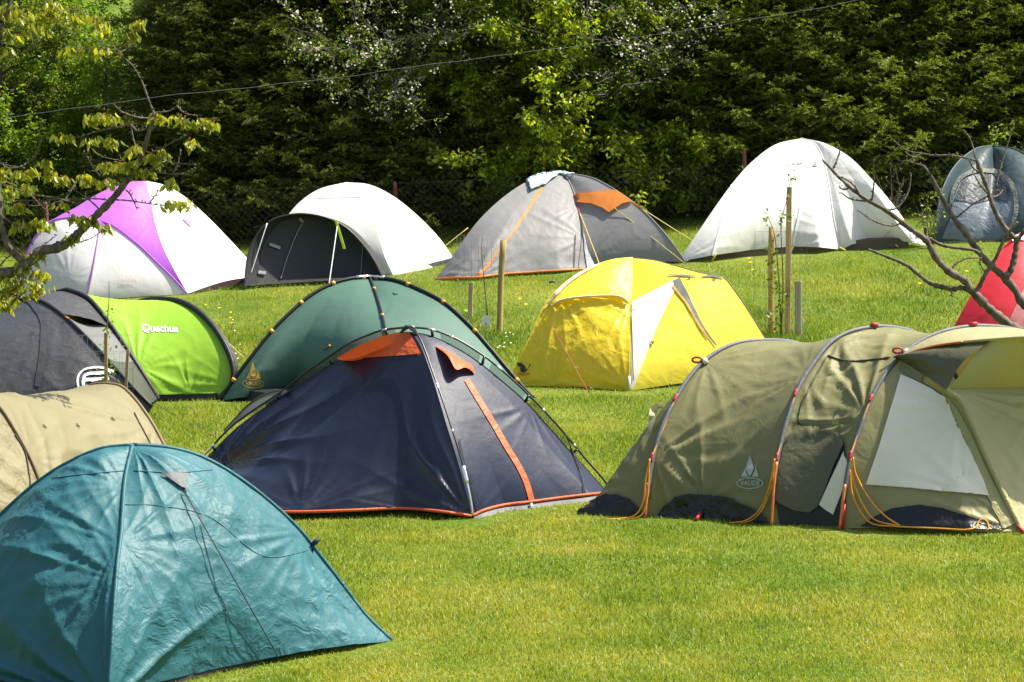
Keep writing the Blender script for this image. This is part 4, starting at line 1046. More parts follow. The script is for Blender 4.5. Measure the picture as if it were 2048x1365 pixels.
# ================================================================== red tent at the right edge
def tent_red():
    rd = fabric('red_fabric', (.72, .035, .055), rough=.5, trans=.3, bump=.12, scale=5, tcol=(.8, .05, .07))
    rd_lit = fabric('lit_pink_fabric', (.62, .25, .25), rough=.5, trans=.3)  # sunlit side of the red fabric, the light put in as pink
    wh = plain('white_tape', (.75, .72, .70), .6); mg = plain('magenta_tag', (.6, .03, .22), .5)
    fF = GD(2010, 688); fL = GD(1895, 680)
    dT = fF+.75
    t = Tent('ridge_tent', W(2062, 455, dT), 'red tent with a pink sunlit side, at the right edge behind the bare tree')
    Le = edge([(2062, 455), (2030, 472), (1998, 505), (1965, 552), (1930, 612), (1895, 678)], dT, fL)
    Fe = edge([(2062, 455), (2068, 520), (2052, 590), (2030, 645), (2004, 690)], dT, fF)
    Re = edge([(2062, 455), (2120, 475), (2200, 560), (2260, 660)], dT, GD(2260, 665))
    Be = mirror_edge(Fe)
    t.panel('fly_panel', Le, Fe, rd, 50, 50, bulge=.03, fans=((0, 0, .008, 8, .6),), rip=.001, seed=91)
    t.panel('fly_panel', Fe, Re, rd_lit, 50, 50, bulge=.03, seed=92)
    t.panel('fly_panel', Re, Be, rd, 30, 30); t.panel('fly_panel', Be, Le, rd, 30, 30)
    t.strip('ridge_tape', [(2024, 480), (2036, 476), (2050, 478)], 10, wh, .012, n=12)
    t.strip('seam_tape', [(2062, 560), (2040, 612), (2012, 668)], [14, 14, 12], rd_lit, .010, n=20)
    h = W(2022, 476, dT-.15)
    MB().tube([h+[-.02, -.02, .0], h+[0, -.03, .03], h+[.02, -.02, .0]], .010, 6).build('tag', mg, t.root)
tent_red()

# ------------------------------------------------------------------ stakes, saplings and their wire guards
W_pale = wood('pale_wood', (.30, .21, .11), (.50, .38, .22)); W_round = wood('treated_wood', (.24, .16, .05), (.42, .30, .10))
W_grey = wood('weathered_wood', (.19, .18, .165), (.34, .33, .30)); W_pink = wood('sawn_wood', (.28, .17, .10), (.42, .27, .17))
BARK = wood('sapling_bark', (.05, .032, .018), (.13, .095, .05))
L_sap = leaf_mat('sapling_leaf', (.09, .17, .02), (.17, .26, .04))
def leaf_cloud(cent, n, size, aspect=.5, droop=.5, spread=.02, rng=RNG):
    """n diamond leaves at the given centres (cent is (m,3), leaves shared out between them)"""
    cent = np.asarray(cent, float).reshape(-1, 3)
    c = cent[rng.integers(0, len(cent), n)] + rng.normal(0, spread, (n, 3))
    d = rng.normal(0, 1, (n, 3)); d /= np.linalg.norm(d, axis=1)[:, None]; d[:, 2] = d[:, 2]*(1-droop) - droop
    d /= np.linalg.norm(d, axis=1)[:, None]+1e-9
    return leaf_geo(c, d, size*rng.uniform(.7, 1.25, n), aspect, rng)
def leaf_geo(c, d, L, aspect, rng=RNG, fold=.25):
    n = len(c); r = rng.normal(0, 1, (n, 3)); s = np.cross(d, r); s /= np.linalg.norm(s, axis=1)[:, None]+1e-9
    up = np.cross(s, d); L = np.asarray(L)[:, None]; w = L*aspect*.5
    p0 = c; p1 = c + d*L*.45 + s*w + up*L*fold*.3; p2 = c + d*L - up*L*.12; p3 = c + d*L*.45 - s*w + up*L*fold*.3
    V = np.stack([p0, p1, p2, p3], 1).reshape(-1, 3); i = np.arange(n)*4
    Fs = np.stack([i, i+1, i+2, i+3], 1)
    t = np.repeat(np.clip(rng.normal(.5, .27, n), 0, 1), 4)
    return V, Fs, t
def stake_round(px, y0, y1, r, mat, label, lean=0.):
    b = G(px, y1); h = (y1-y0)/F*b[1]
    o = empty('stake', b, label, 'stake', None)
    n = 9; q = np.linspace(0, 1, n)
    P = np.array([b+np.array([lean*k*h+.004*math.sin(7*k), 0, -.2+(h+.2)*k]) for k in q])
    MB().tube(P, r*(1+.05*np.sin(q*9)), 12).build('post', mat, o)
    e = P[-1]; MB().tube([e+[0, 0, -.004], e+[0, 0, .006]], [r*.97, r*.85], 12).build('post_top', wood('end_grain', (.30, .22, .11), (.45, .36, .2)), o)
    return o
def stake_square(px, y0, y1, w, mat, label, lean=0., depth=None, dd=0):
    b = G(px, y1); b[1] += dd; b[0] += (px-CX)/F*dd; b[2] = float(ground(b[0], b[1])); h = (CAMZ+(YH-y0)/F*b[1])-b[2]
    V, Fs = box_geo(np.zeros(3), w, depth or w*.6, h, tilt=lean, jit=.0008)
    o = mesh_obj('stake', V, Fs, mat, None, smooth=False); o.location = b
    return tag(o, label, 'stake')
def sapling(px, label, stems, leaves, lsize=.04, n=60, d=None):
    d = d or GD(*stems[0][0])
    b = W(stems[0][0][0], stems[0][0][1], d); b[2] = float(ground(b[0], b[1]))
    o = empty('sapling', b, label, 'sapling')
    m = MB()
    for s in stems:
        q = spline(s, 20); P = np.array([W(x, y, d+.02*math.sin(i)) for i, (x, y) in enumerate(q)])
        m.tube(P, np.linspace(.009, .003, 20), 6)
    m.build('stem', BARK, o)
    C = np.array([W(x, y, d+random.uniform(-.04, .04)) for x, y in leaves])
    V, Fs, t = leaf_cloud(C, n, lsize, .55, .15, .022)
    mesh_obj('foliage', V, Fs, L_sap, o, attrs={'tint': t})
    return o
WIRE = plain('galvanised_wire', (.13, .13, .12), .6, metal=.2)
def guard(pxl, pxr, y0, y1, label, d):
    """a cylinder of square wire netting round a sapling"""
    c = W((pxl+pxr)/2, y1, d); c[2] = float(ground(c[0], c[1])); R = (pxr-pxl)/2/F*d; h = (y1-y0)/F*d
    m = MB(); nv = 14
    wob = lambda a, z: R*(1+.10*math.sin(2*a+z*3)+.05*math.sin(5*a))
    for k in range(nv):
        a = k/nv*2*math.pi
        m.tube([c+[wob(a, z)*math.cos(a), wob(a, z)*math.sin(a), z] for z in np.linspace(0, h, 7)], .0009, 3)
    for z in np.linspace(.02, h, max(4, int(h/.11))):
        m.tube([c+[wob(a, z)*math.cos(a), wob(a, z)*math.sin(a), z] for a in np.linspace(0, 2*math.pi, 21)], .0009, 3)
    o = m.build('wire_guard', WIRE); 
    for v in o.data.vertices: v.co -= Vector(c)
    o.location = c
    return tag(o, label, 'wire guard')
stake_round(996, 482, 668, .030, W_round, 'round timber stake with a pale top, left of the yellow tent', lean=.055)
stake_square(940, 565, 640, .048, W_pale, 'short pale wooden stake leaning beside the round stake', lean=.03)
sp = sapling(972, 'thin bare sapling with an oval white tag, between two stakes', [[(977, 655), (972, 600), (968, 560), (963, 500), (966, 470)]], [(966, 480), (968, 510)], n=6, lsize=.03)
dS = GD(977, 655)
tg = W(972, 642, dS-.05); a = np.linspace(0, 2*math.pi, 24, endpoint=False); wx, wz = 9/F*dS, 11/F*dS
V = np.vstack([tg+np.stack([wx*np.cos(a), 0*a-.003, wz*np.sin(a)], 1), tg+np.stack([wx*np.cos(a), 0*a+.003, wz*np.sin(a)], 1)])
wtag = mesh_obj('tag', V, [list(range(24))[::-1], list(range(24, 48))]+[[i, (i+1) % 24, 24+(i+1) % 24, 24+i] for i in range(24)], plain('white_plastic', (.72, .73, .74), .4, var=.04), sp, smooth=False)
MB().tube([tg+[-.006, -.006, -.03], tg+[.012, -.006, -.032]], .004, 5).build('print', M_cord_dark, wtag)
guard(915, 985, 470, 655, 'loose wire netting round the tagged sapling', dS)
stake_round(1541, 455, 668, .030, W_round, 'round timber stake beside the leafy sapling at right', lean=.012)
stake_square(1575, 374, 672, .052, W_pale, 'tallest pale wooden stake, rising in front of the white dome', lean=.012)
stake_square(1597, 562, 672, .062, W_grey, 'short weathered grey stake right of the leafy sapling', lean=-.01)
lv = [(1556+random.uniform(-14, 16), random.uniform(470, 680)) for _ in range(26)]+[(1577, 395), (1582, 365), (1584, 348), (1575, 430), (1532, 440), (1536, 432), (1560, 430), (1566, 450)]
sapling(1556, 'leafy young sapling tied between the right hand stakes', [[(1562, 676), (1560, 600), (1556, 540), (1549, 470), (1535, 432)], [(1562, 676), (1566, 560), (1562, 450), (1574, 400), (1583, 345)]], lv, n=210, lsize=.048)
guard(1512, 1612, 462, 676, 'wire netting round the leafy sapling at right', GD(1562, 678))
dL = GD(240, 880)
stake_square(212, 666, 882, .030, W_round, 'round stake in front of the black and lime tent', lean=-.0, depth=.030)
stake_square(246, 700, 880, .026, W_pink, 'thin sawn stake in front of the lime tent', lean=.055)
lv = [(215+random.uniform(-8, 12), y) for y in (620, 640, 650, 665, 690, 705, 718, 730, 740, 748, 756, 762, 770, 778)]+[(190, 742), (228, 740), (233, 700), (196, 720)]
sapling(213, 'slender sapling rising in front of the lime tent', [[(222, 880), (216, 780), (214, 690), (215, 640), (218, 600), (218, 562)]], lv, n=70, lsize=.040, d=dL)
guard(160, 262, 672, 880, 'wire netting round the slender sapling at left', dL+.05)

# ================================================================== foreground trees at the frame edges
def bark_mat(name, a, b):
    m = wood(name, a, b)
    for n in m.node_tree.nodes:
        if n.type == 'MAPPING': n.inputs['Scale'].default_value = (26, 26, 14)
        if n.type == 'BUMP': n.inputs['Strength'].default_value = .7
    return m
B_cherry = bark_mat('cherry_bark', (.035, .026, .018), (.16, .125, .085))
B_bare = bark_mat('grey_bark', (.04, .030, .020), (.16, .125, .085))
SAMP = []
def near_d(x, y):
    A = np.array(SAMP); k = int(np.argmin((A[:, 0]-x)**2+(A[:, 1]-y)**2)); return float(A[k, 2])
def branch(m, px, r0, r1, d0, d1=None, n=None, rough=.10):
    n = n or max(8, len(px)*7); q = spline(px, n); d = np.linspace(d0, d0 if d1 is None else d1, n)
    P = np.array([W(q[i, 0], q[i, 1], d[i]) for i in range(n)])
    SAMP.extend((q[i, 0], q[i, 1], d[i]) for i in range(n))
    r = np.linspace(r0, r1, n)*(1+rough*np.sin(np.arange(n)*1.9+px[0][0])+rough*.6*np.sin(np.arange(n)*.83)+np.clip(RNG.normal(0, .06, n), -.1, .22))
    m.tube(P, r, 8); return P
# ---- cherry at the left
dC = 21.0
base = foot(-190, 960)
cherry = empty('cherry_tree', base, 'young cherry tree with fresh drooping leaves reaching in from the left', 'tree')
m = MB()
tb = W(-190, 960, base[1]); 
m.tube(np.array([base+[0, 0, -.15], base+[.01, 0, .4], W(-170, 700, base[1]), W(-110, 610, dC)]), [.10, .085, .075, .065], 10)
branch(m, [(-112, 612), (-60, 575), (-10, 552), (30, 542), (62, 522), (82, 503), (111, 497), (135, 487), (168, 456), (195, 429), (222, 402), (249, 369), (266, 345), (286, 305), (300, 257), (308, 226)], .050, .012, dC, dC-.2, 110)
branch(m, [(-112, 612), (-60, 520), (-20, 470), (-5, 430), (-10, 360), (-30, 250), (-20, 120), (10, 40), (30, -30)], .05, .012, dC, dC+.2, 60)
branch(m, [(0, 430), (8, 470), (22, 500), (52, 528)], .018, .03, dC-.05)
m.build('trunk', B_cherry, cherry)
tw = MB()
TW = [[(308, 227), (297, 200), (284, 164), (266, 133), (250, 118), (239, 106), (225, 90)], [(308, 227), (340, 222), (354, 212)], [(304, 238), (280, 236), (258, 230), (240, 222), (227, 208)],
 [(354, 212), (368, 226), (395, 233)], [(263, 249), (240, 254), (205, 261), (150, 277)], [(262, 248), (266, 275), (276, 306)], [(263, 250), (275, 262), (292, 258)],
 [(297, 308), (325, 296), (350, 282), (372, 272)], [(178, 292), (200, 312), (245, 323)], [(168, 303), (178, 320), (188, 338), (200, 352)], [(325, 320), (355, 327), (392, 330)],
 [(305, 343), (345, 349), (375, 345), (392, 337)], [(288, 350), (318, 332), (345, 316)], [(200, 420), (178, 400), (150, 382), (105, 362)], [(232, 400), (260, 402), (300, 408), (335, 412), (366, 413)],
 [(225, 402), (190, 398), (130, 402), (90, 410), (60, 412), (35, 402)], [(155, 408), (110, 396), (60, 388), (0, 366), (-20, 362)], [(112, 484), (150, 486), (180, 478), (205, 462)],
 [(82, 272), (76, 300), (66, 316), (45, 333), (15, 336), (0, 322), (-20, 300)], [(-20, 320), (10, 330), (50, 336)], [(30, 530), (60, 508), (85, 492), (114, 470)],
 [(-20, 560), (10, 520), (40, 500), (60, 480)], [(50, 528), (70, 548), (72, 575), (60, 590)], [(345, 348), (355, 330), (362, 300)], [(0, 430), (20, 445), (50, 460), (66, 490)],
 [(-10, 350), (20, 368), (60, 390), (100, 430)], [(239, 106), (255, 98), (272, 92)], [(239, 106), (215, 100), (170, 98), (137, 96)], [(10, 40), (60, 45), (110, 30), (150, 20), (192, 38)],
 [(-10, 100), (20, 115), (50, 104), (85, 80), (115, 45), (130, 20)], [(252, 380), (262, 392), (275, 420)], [(300, 405), (310, 392), (318, 380)], [(130, 400), (150, 370), (160, 350)]]
for i, b in enumerate(TW):
    q = spline(b, max(10, len(b)*6)); L = len(q)
    dd = random.uniform(-.25, .25)
    s0 = near_d(*q[0]); dl = [s0+dd*k/L for k in range(L)]; SAMP.extend((q[k, 0], q[k, 1], dl[k]) for k in range(L))
    P = np.array([W(q[k, 0], q[k, 1], dl[k]) for k in range(L)])
    tw.tube(P, np.linspace(.0085 if i < 3 else .0065, .0032, L)*(1+.25*np.sin(np.arange(L)*2.3)), 6)
    for k in range(3, L, 2):                                   # spurs and buds along the twigs
        e = P[k]; s = np.array([random.uniform(-1, 1), random.uniform(-.6, .6), random.uniform(-.3, 1)])*.022
        tw.tube([e, e+s*.6, e+s], [.0035, .0032, .0042], 5)
tw.build('twigs', B_cherry, cherry)
CL = [(182, 236), (205, 232), (216, 230), (228, 238), (307, 230), (316, 233), (352, 236), (366, 240), (374, 244), (398, 244), (412, 240), (424, 248), (384, 285), (378, 288), (121, 276), (128, 272), (182, 282), (218, 280), (226, 284),
 (265, 300), (275, 298), (300, 312), (306, 318), (324, 304), (330, 310), (210, 330), (216, 328), (232, 330), (243, 328), (258, 330), (270, 325), (287, 343), (296, 340), (214, 362), (226, 364), (166, 356), (178, 358), (84, 325), (92, 328), (98, 345), (104, 352), (54, 346), (46, 350), (64, 340), (10, 345), (4, 340), (64, 376), (52, 372), (13, 383), (24, 386), (37, 410), (30, 414), (121, 358), (132, 356), (121, 410), (84, 443), (92, 450), (61, 450), (72, 446), (40, 448), (148, 434), (158, 440), (175, 438), (186, 442), (216, 456), (208, 452), (135, 476), (141, 474), (347, 366), (338, 364), (367, 405), (372, 412), (337, 404), (81, 510), (74, 506), (20, 550), (6, 556), (50, 528), (42, 540), (78, 545), (90, 548), (86, 575), (78, 580), (62, 565), (10, 578), (34, 560), (24, 572), (7, 612), (14, 606), (30, 596), (0, 590), (60, 590), (48, 575),
 (34, 22), (20, 12), (60, 30), (85, 30), (98, 24), (109, 24), (120, 10), (20, 68), (32, 75), (8, 60), (44, 40), (147, 34), (158, 30), (185, 38), (195, 36), (206, 50), (212, 62), (274, 48), (282, 46), (262, 70), (268, 74), (137, 98), (150, 100), (178, 100), (188, 102), (205, 100), (232, 104), (240, 106), (14, 105), (2, 100), (70, 55), (52, 62), (90, 60), (100, 8), (10, 30)]
vs, fs, ts = [], [], []; n0 = 0
for (x, y) in CL:
    k = random.randint(9, 15); c = W(x, y-2, near_d(x, y)+random.uniform(-.05, .05))
    cc = c + RNG.normal(0, .019, (k, 3))*[1.4, 1.3, .6]
    az = RNG.uniform(0, 2*math.pi, k); dr = RNG.uniform(.7, 2.2, k)
    d = np.stack([np.cos(az), np.sin(az), -dr], 1); d /= np.linalg.norm(d, axis=1)[:, None]
    L = RNG.uniform(.05, .095, k); nn = k
    s = np.cross(d, RNG.normal(0, 1, (k, 3))); s /= np.linalg.norm(s, axis=1)[:, None]; u = np.cross(s, d)
    Lc = L[:, None]; w = Lc*.21
    rows = [cc, cc+d*Lc*.22+s*w*.75+u*w*.25, cc+d*Lc*.22-s*w*.75+u*w*.25, cc+d*Lc*.55+s*w+u*w*.2, cc+d*Lc*.55-s*w+u*w*.2, cc+d*Lc*.5-u*w*.15, cc+d*Lc-u*Lc*.15]
    V = np.stack(rows, 1).reshape(-1, 3); i = np.arange(k)*7+n0
    for a in i:
        a = int(a); fs += [[a, a+1, a+3, a+5], [a, a+5, a+4, a+2], [a+5, a+3, a+6], [a+5, a+6, a+4]]
    vs.append(V); ts.append(np.repeat(np.clip(RNG.normal(.5, .3, k), 0, 1), 7)); n0 += k*7
L_cherry = leaf_mat('cherry_leaf', (.11, .145, .016), (.28, .29, .045), trans=.5, rough=.32, tscale=2.1)
mesh_obj('foliage', np.vstack(vs), fs, L_cherry, cherry, attrs={'tint': np.concatenate(ts)})
# brownish young leaves at the heart of the clusters
V, Fs, t = leaf_cloud(np.array([W(x, y-3, near_d(x, y)-.03) for x, y in CL]), 230, .030, .4, .1, .014)
mesh_obj('young_leaves', V, Fs, leaf_mat('copper_leaf', (.16, .065, .02), (.24, .12, .03)), cherry, attrs={'tint': t})

# ---- pruned bare tree at the right
dB = 23.0; SAMP.clear()
bb = foot(2330, 900); dB = bb[1]
bare = empty('bare_tree', bb, 'pruned leafless tree with knobbly grey branches reaching in from the right', 'tree')
m = MB()
m.tube(np.array([bb+[0, 0, -.15], bb+[-.02, 0, .25], W(2290, 800, dB), W(2240, 755, dB)]), [.11, .095, .09, .08], 10)
branch(m, [(2242, 757), (2160, 715), (2100, 690), (2048, 668), (2016, 648), (1983, 622), (1957, 596), (1940, 579), (1931, 563), (1898, 543), (1875, 520), (1858, 490), (1848, 477), (1825, 461), (1799, 441), (1772, 421), (1743, 405), (1720, 391), (1700, 375), (1678, 355), (1664, 340), (1645, 320)],   .050, .009, dB, dB-.15, 130, .14)
branch(m, [(1940, 579), (1922, 576), (1904, 578), (1865, 569), (1838, 550), (1812, 530), (1772, 513), (1736, 499)], .022, .009, dB-.05, dB+.1, 60, .16)
branch(m, [(2242, 757), (2150, 680), (2090, 640), (2048, 609), (2029, 579), (2006, 553), (1973, 523), (1950, 494), (1931, 467), (1904, 431), (1878, 385), (1861, 352)], .046, .015, dB+.05, dB+.2, 90, .14)
branch(m, [(2010, 555), (2022, 540), (2030, 510), (2033, 480), (2026, 474), (2006, 451), (1987, 415), (1973, 372), (1960, 339), (1954, 319)], .026, .016, dB+.1, dB+.2, 60, .15)
branch(m, [(2033, 482), (2046, 466), (2070, 440)], .018, .014, dB+.1)
branch(m, [(1858, 477), (1875, 487), (1898, 494), (1944, 500), (1960, 507)], .013, .012, dB)
branch(m, [(1945, 588), (1958, 575), (1970, 550), (1990, 520), (2010, 477), (2036, 444)], .018, .010, dB-.05)
branch(m, [(1858, 488), (1852, 470), (1852, 455)], .016, .012, dB-.05)
tw = m
TB = [[(1952, 322), (1930, 316), (1898, 311), (1870, 311), (1842, 307), (1822, 304), (1805, 296), (1790, 284), (1779, 273)], [(1955, 345), (1953, 325), (1947, 299), (1940, 278), (1927, 260)], [(1992, 375), (1997, 350), (2006, 319), (2018, 280), (2029, 246)],
 [(1904, 431), (1915, 434), (1927, 424), (1950, 406), (1980, 391), (1996, 380)], [(1743, 405), (1746, 385), (1748, 362), (1747, 340), (1747, 322)], [(1802, 447), (1785, 452), (1766, 449), (1750, 443), (1733, 434), (1716, 421)],
 [(1740, 403), (1722, 402), (1700, 398), (1683, 386)], [(1901, 541), (1912, 528), (1931, 518), (1950, 516), (1960, 517), (1960, 527), (1966, 540), (1972, 548)], [(1858, 349), (1852, 338), (1845, 332), (1829, 327), (1810, 322), (1795, 335), (1786, 355)],
 [(1664, 342), (1672, 325), (1680, 300), (1675, 288)], [(1720, 391), (1708, 372), (1690, 358), (1672, 352)], [(1960, 345), (1945, 335), (1938, 318)], [(1902, 578), (1904, 588), (1903, 592)], [(1700, 375), (1688, 380), (1678, 374)],
 [(1985, 395), (1998, 390), (2006, 380)], [(1775, 420), (1790, 418), (1805, 405), (1818, 380), (1822, 348)], [(1842, 307), (1830, 315), (1815, 309)], [(1977, 388), (1962, 372), (1945, 345)]]
for i, b in enumerate(TB):
    q = spline(b, max(10, len(b)*6)); L = len(q); s0 = near_d(*q[0]); dl = [s0+.15*math.sin(i)*k/L for k in range(L)]; SAMP.extend((q[k, 0], q[k, 1], dl[k]) for k in range(L)); P = np.array([W(q[k, 0], q[k, 1], dl[k]) for k in range(L)])
    tw.tube(P, np.linspace(.0085, .0038, L)*(1+.2*np.sin(np.arange(L)*2.1)), 6)
    for k in range(2, L, 3):
        e = P[k]; s = np.array([random.uniform(-1, 1), random.uniform(-.6, .6), random.uniform(-.5, 1)])*.02
        tw.tube([e, e+s*.6, e+s], [.004, .0035, .004], 5)
tw.build('trunk', B_bare, bare)

# ================================================================== fence, wire and shrubs behind the back row
RUST = plain('rusty_steel', (.16, .045, .025), .75, var=.3, scale=30)
dFn = 36.3
fz = lambda x: float(ground(x, dFn))
fence = empty('wire_fence', (0, dFn, fz(0)), 'low chain link fence on rusty posts along the foot of the hedge', 'fence')
for px, yt in ((95, 405), (793, 364), (1491, 298), (2189, 262)):
    x = (px-CX)/F*dFn; zt = CAMZ+(YH-yt)/F*dFn; b = np.array([x, dFn, fz(x)-.2])
    P = [b, b+[0, 0, .5], np.array([x-.02, dFn, zt-.03]), np.array([x-.03, dFn, zt])]
    MB().tube(P, [.024, .024, .024, .018], 8).build('post', RUST, fence)
m = MB(); hgt = .70; st = .085
x = -8.5
while x < 8.5:
    for s in (1, -1):
        x0, x1 = x, x+s*hgt
        if -8.6 < x1 < 8.6:
            q = np.linspace(0, 1, 5)
            m.tube([[x0+(x1-x0)*k, dFn-.03+.012*math.sin(9*k+x), fz(x0+(x1-x0)*k)+.02+hgt*k] for k in q], .0019, 3)
    x += st
m.build('chain_mesh', plain('fence_wire', (.022, .022, .02), .7, metal=.0), fence)
m = MB()
for h in (.04, .72): m.tube([[xx, dFn-.03, fz(xx)+h] for xx in np.linspace(-8.6, 8.6, 30)], .0018, 4)
m.build('line_wire', plain('dull_wire', (.04, .04, .038), .7), fence)
dW = 35.6
q = spline([(-200, 262), (0, 238), (220, 207), (380, 187), (520, 173), (700, 152), (900, 124), (1100, 99), (1300, 72), (1500, 40), (1700, 4), (1900, -40), (2250, -120)], 160)
P = np.array([W(x, y, dW) for x, y in q]); P[:, 2] += .005*np.sin(np.arange(160)*.41)+.003*np.sin(np.arange(160)*.93)
o = MB().tube(P, .0020, 5).build('overhead_wire', plain('pale_wire', (.19, .22, .22), .6, metal=.1))
c = Vector(P[80]); 
for v in o.data.vertices: v.co -= c
o.location = c; tag(o, 'thin pale wire strung slanting across the front of the hedge', 'wire')

# ================================================================== hedge trees
def needle_tree(H, Rb, seed, z0=.15, zmax=None):
    """spruce: whorls of drooping branches, each with flat sprays of side twigs and short needles"""
    rng = np.random.default_rng(seed); C = []; D = []; L = []; T = []; U = []; br = MB()
    zmax = zmax or H
    z = z0
    while z < zmax:
        k = rng.integers(12, 16); a0 = rng.uniform(0, 6.28)
        for j in range(k):
            a = a0 + j/k*6.283 + rng.normal(0, .2); Lb = (Rb*(1-z/H)**.6+.15)*rng.uniform(.42, 1.15)
            out = np.array([math.cos(a), math.sin(a), 0]); side = np.array([-math.sin(a), math.cos(a), 0])
            zz = z+rng.uniform(-.1, .1); droop = rng.uniform(-.45, .35)
            f = lambda t: np.array([0, 0, zz]) + out*Lb*t + np.array([0, 0, 1])*Lb*(-droop*t + .42*droop*t*t*1.6 + .10*t*t)
            br.tube([f(t) for t in (0, .35, .7, 1.)], [.014, .010, .006, .003], 4)
            n = max(4, int(Lb/.095))
            for q in range(n+1):
                t = min(1., .12+.90*(q+rng.uniform(0, .7))/n)
                p = f(t); tl = (.20*(1-t)+.13)*rng.uniform(.6, 1.35)
                for s in ((-1, 1) if q < n else (0,)):
                    d = out*rng.uniform(.5, 1.2)+side*s*rng.uniform(.3, 1.0)+np.array([0, 0, rng.uniform(-.25, .65)]); d /= np.linalg.norm(d)
                    m_ = max(4, int(tl/.020)); w = (np.arange(m_)+.5)/m_
                    pp = p + d*tl*w[:, None] + np.array([0, 0, -1])*(tl*.25*w**2)[:, None]
                    x_ = np.cross(d, [0.1, 0, 1.]); x_ /= np.linalg.norm(x_); y_ = np.cross(d, x_)
                    ph = rng.uniform(0, 6.283, m_)
                    for e in (0, math.pi):
                        nd = d*.75 + (x_*np.cos(ph+e)[:, None] + y_*np.sin(ph+e)[:, None]*.7)*.75
                        C.append(pp); D.append(nd/np.linalg.norm(nd, axis=1)[:, None]); L.append(rng.uniform(.024, .042, m_)); T.append((.10+.12*t+.60*w)*rng.uniform(.5, 1.15))
        z += rng.uniform(.085, .135)
    C = np.vstack(C); D = np.vstack(D); T = np.concatenate(T)
    V, Fs, _ = leaf_geo(C, D, np.concatenate(L), .36, rng, fold=.1)
    tr = MB().tube([[0, 0, -.3], [.01, 0, H*.3], [0, .01, H*.7], [0, 0, H]], [.11, .085, .045, .01], 8)
    tr.v += br.v; tr.f += [[i+tr.n for i in f] for f in br.f]; tr.n += br.n
    return V, Fs, np.repeat(np.clip(T, 0, 1), 4), tr
def limb_tree(H, R, seed, first=.2, nl=9):
    """broadleaf skeleton: returns branch mesh and a list of twig tips"""
    rng = np.random.default_rng(seed); br = MB(); tips = []
    tz = np.linspace(-.3, H*.95, 8); tx = np.cumsum(rng.normal(0, .05, 8)); ty = np.cumsum(rng.normal(0, .05, 8))
    TP = np.stack([tx, ty, tz], 1); br.tube(TP, np.linspace(.10, .015, 8), 8)
    for i in range(nl*3):
        z = rng.uniform(first, H*.95); b = np.array([np.interp(z, tz, tx), np.interp(z, tz, ty), z]); a = rng.uniform(0, 6.283)
        Lb = R*rng.uniform(.6, 1.1)*(1-.45*z/H); up = rng.uniform(.0, .7)
        d = np.array([math.cos(a), math.sin(a), up]); P = [b]
        for s in range(6): 
            d = d+rng.normal(0, .16, 3)+np.array([0, 0, -.04]); d /= np.linalg.norm(d); P.append(P[-1]+d*Lb/6)
        P = np.array(P); br.tube(P, np.linspace(.026, .006, 7), 5)
        for s in range(2, 7):
            for w in range(3):
                e = P[s]; dd = d*.5+rng.normal(0, .6, 3); dd /= np.linalg.norm(dd); l = rng.uniform(.15, .45)
                Q = np.array([e, e+dd*l*.5+[0, 0, .01], e+dd*l+[0, 0, -.04]]); br.tube(Q, [.006, .004, .002], 3)
                for k in np.linspace(.25, 1, 5): tips.append(e+dd*l*k+[0, 0, -.03*k])
    return br, np.array(tips)
def leafy(H, R, seed, n, size, aspect=.5, droop=.4, first=.2, spread=.045, nl=9):
    br, tips = limb_tree(H, R, seed, first, nl); rng = np.random.default_rng(seed+5)
    V, Fs, t = leaf_cloud(tips, n, size, aspect, droop, spread, rng)
    return V, Fs, t, br, tips
B_dark = bark_mat('dark_bark', (.022, .016, .010), (.075, .055, .035)); B_mid = bark_mat('apple_bark', (.04, .035, .028), (.15, .13, .10))
L_spruce = leaf_mat('spruce_needles', (.028, .066, .008), (.225, .275, .024), trans=.40, rough=.5, tscale=1.8)
L_spruce_shade = leaf_mat('shaded_spruce_needles', (.022, .052, .008), (.185, .21, .020), trans=.38, rough=.5, tscale=1.6)  # darker copy of the needles, shade on the left spruces put into the colour
L_horn = leaf_mat('hornbeam_leaf', (.08, .145, .010), (.30, .36, .022), trans=.5, rough=.4, tscale=2.0)
L_dark = leaf_mat('shrub_leaf', (.045, .09, .010), (.18, .235, .022), trans=.48, rough=.45, tscale=1.6)
L_lite = leaf_mat('fresh_leaf', (.08, .17, .015), (.20, .30, .02), trans=.5, rough=.45, tscale=1.8)
L_blos = leaf_mat('apple_blossom', (.88, .78, .70), (.90, .87, .80), trans=.4, rough=.6, tcol=(1, .94, .86))
def tree_thing(name, x, d, data, leafm, bark, label, rot=0, sc=1., group='trees of the hedge', sq=1., alt=None):
    z = float(ground(x, d)) - .05
    o = empty(name, (x, d, z), label, 'tree', group)
    o.rotation_euler = (0, 0, rot); o.scale = (sc, sc*sq, sc)
    for nm, me, mt in data:
        c = bpy.data.objects.new(nm, me); COL.objects.link(c); c.parent = o
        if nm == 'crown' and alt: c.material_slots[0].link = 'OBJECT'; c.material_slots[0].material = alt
        if len(me.materials) == 0: me.materials.append(mt if mt else (bark if nm == 'trunk' else leafm))
    return o
def as_data(V, Fs, t, br, leafm, bark):
    def mk(nm, v, f, mt, at=None):
        o = mesh_obj(nm, v, f, mt, None, attrs=at); me = o.data; bpy.data.objects.remove(o); return me
    return [('trunk', mk('trunk', np.vstack(br.v), br.f, bark), bark), ('crown', mk('crown', V, Fs, leafm, {'tint': t}), leafm)]
SP = [as_data(*needle_tree(5.4, 1.75, s, .02, 5.1), L_spruce, B_dark) for s in (3, 4, 9, 12)]
def lf(H, R, s, n, size, lm, bk=B_dark, **k):
    V, Fs, t, br, tips = leafy(H, R, s, n, size, **k); return as_data(V, Fs, t, br, lm, bk), tips
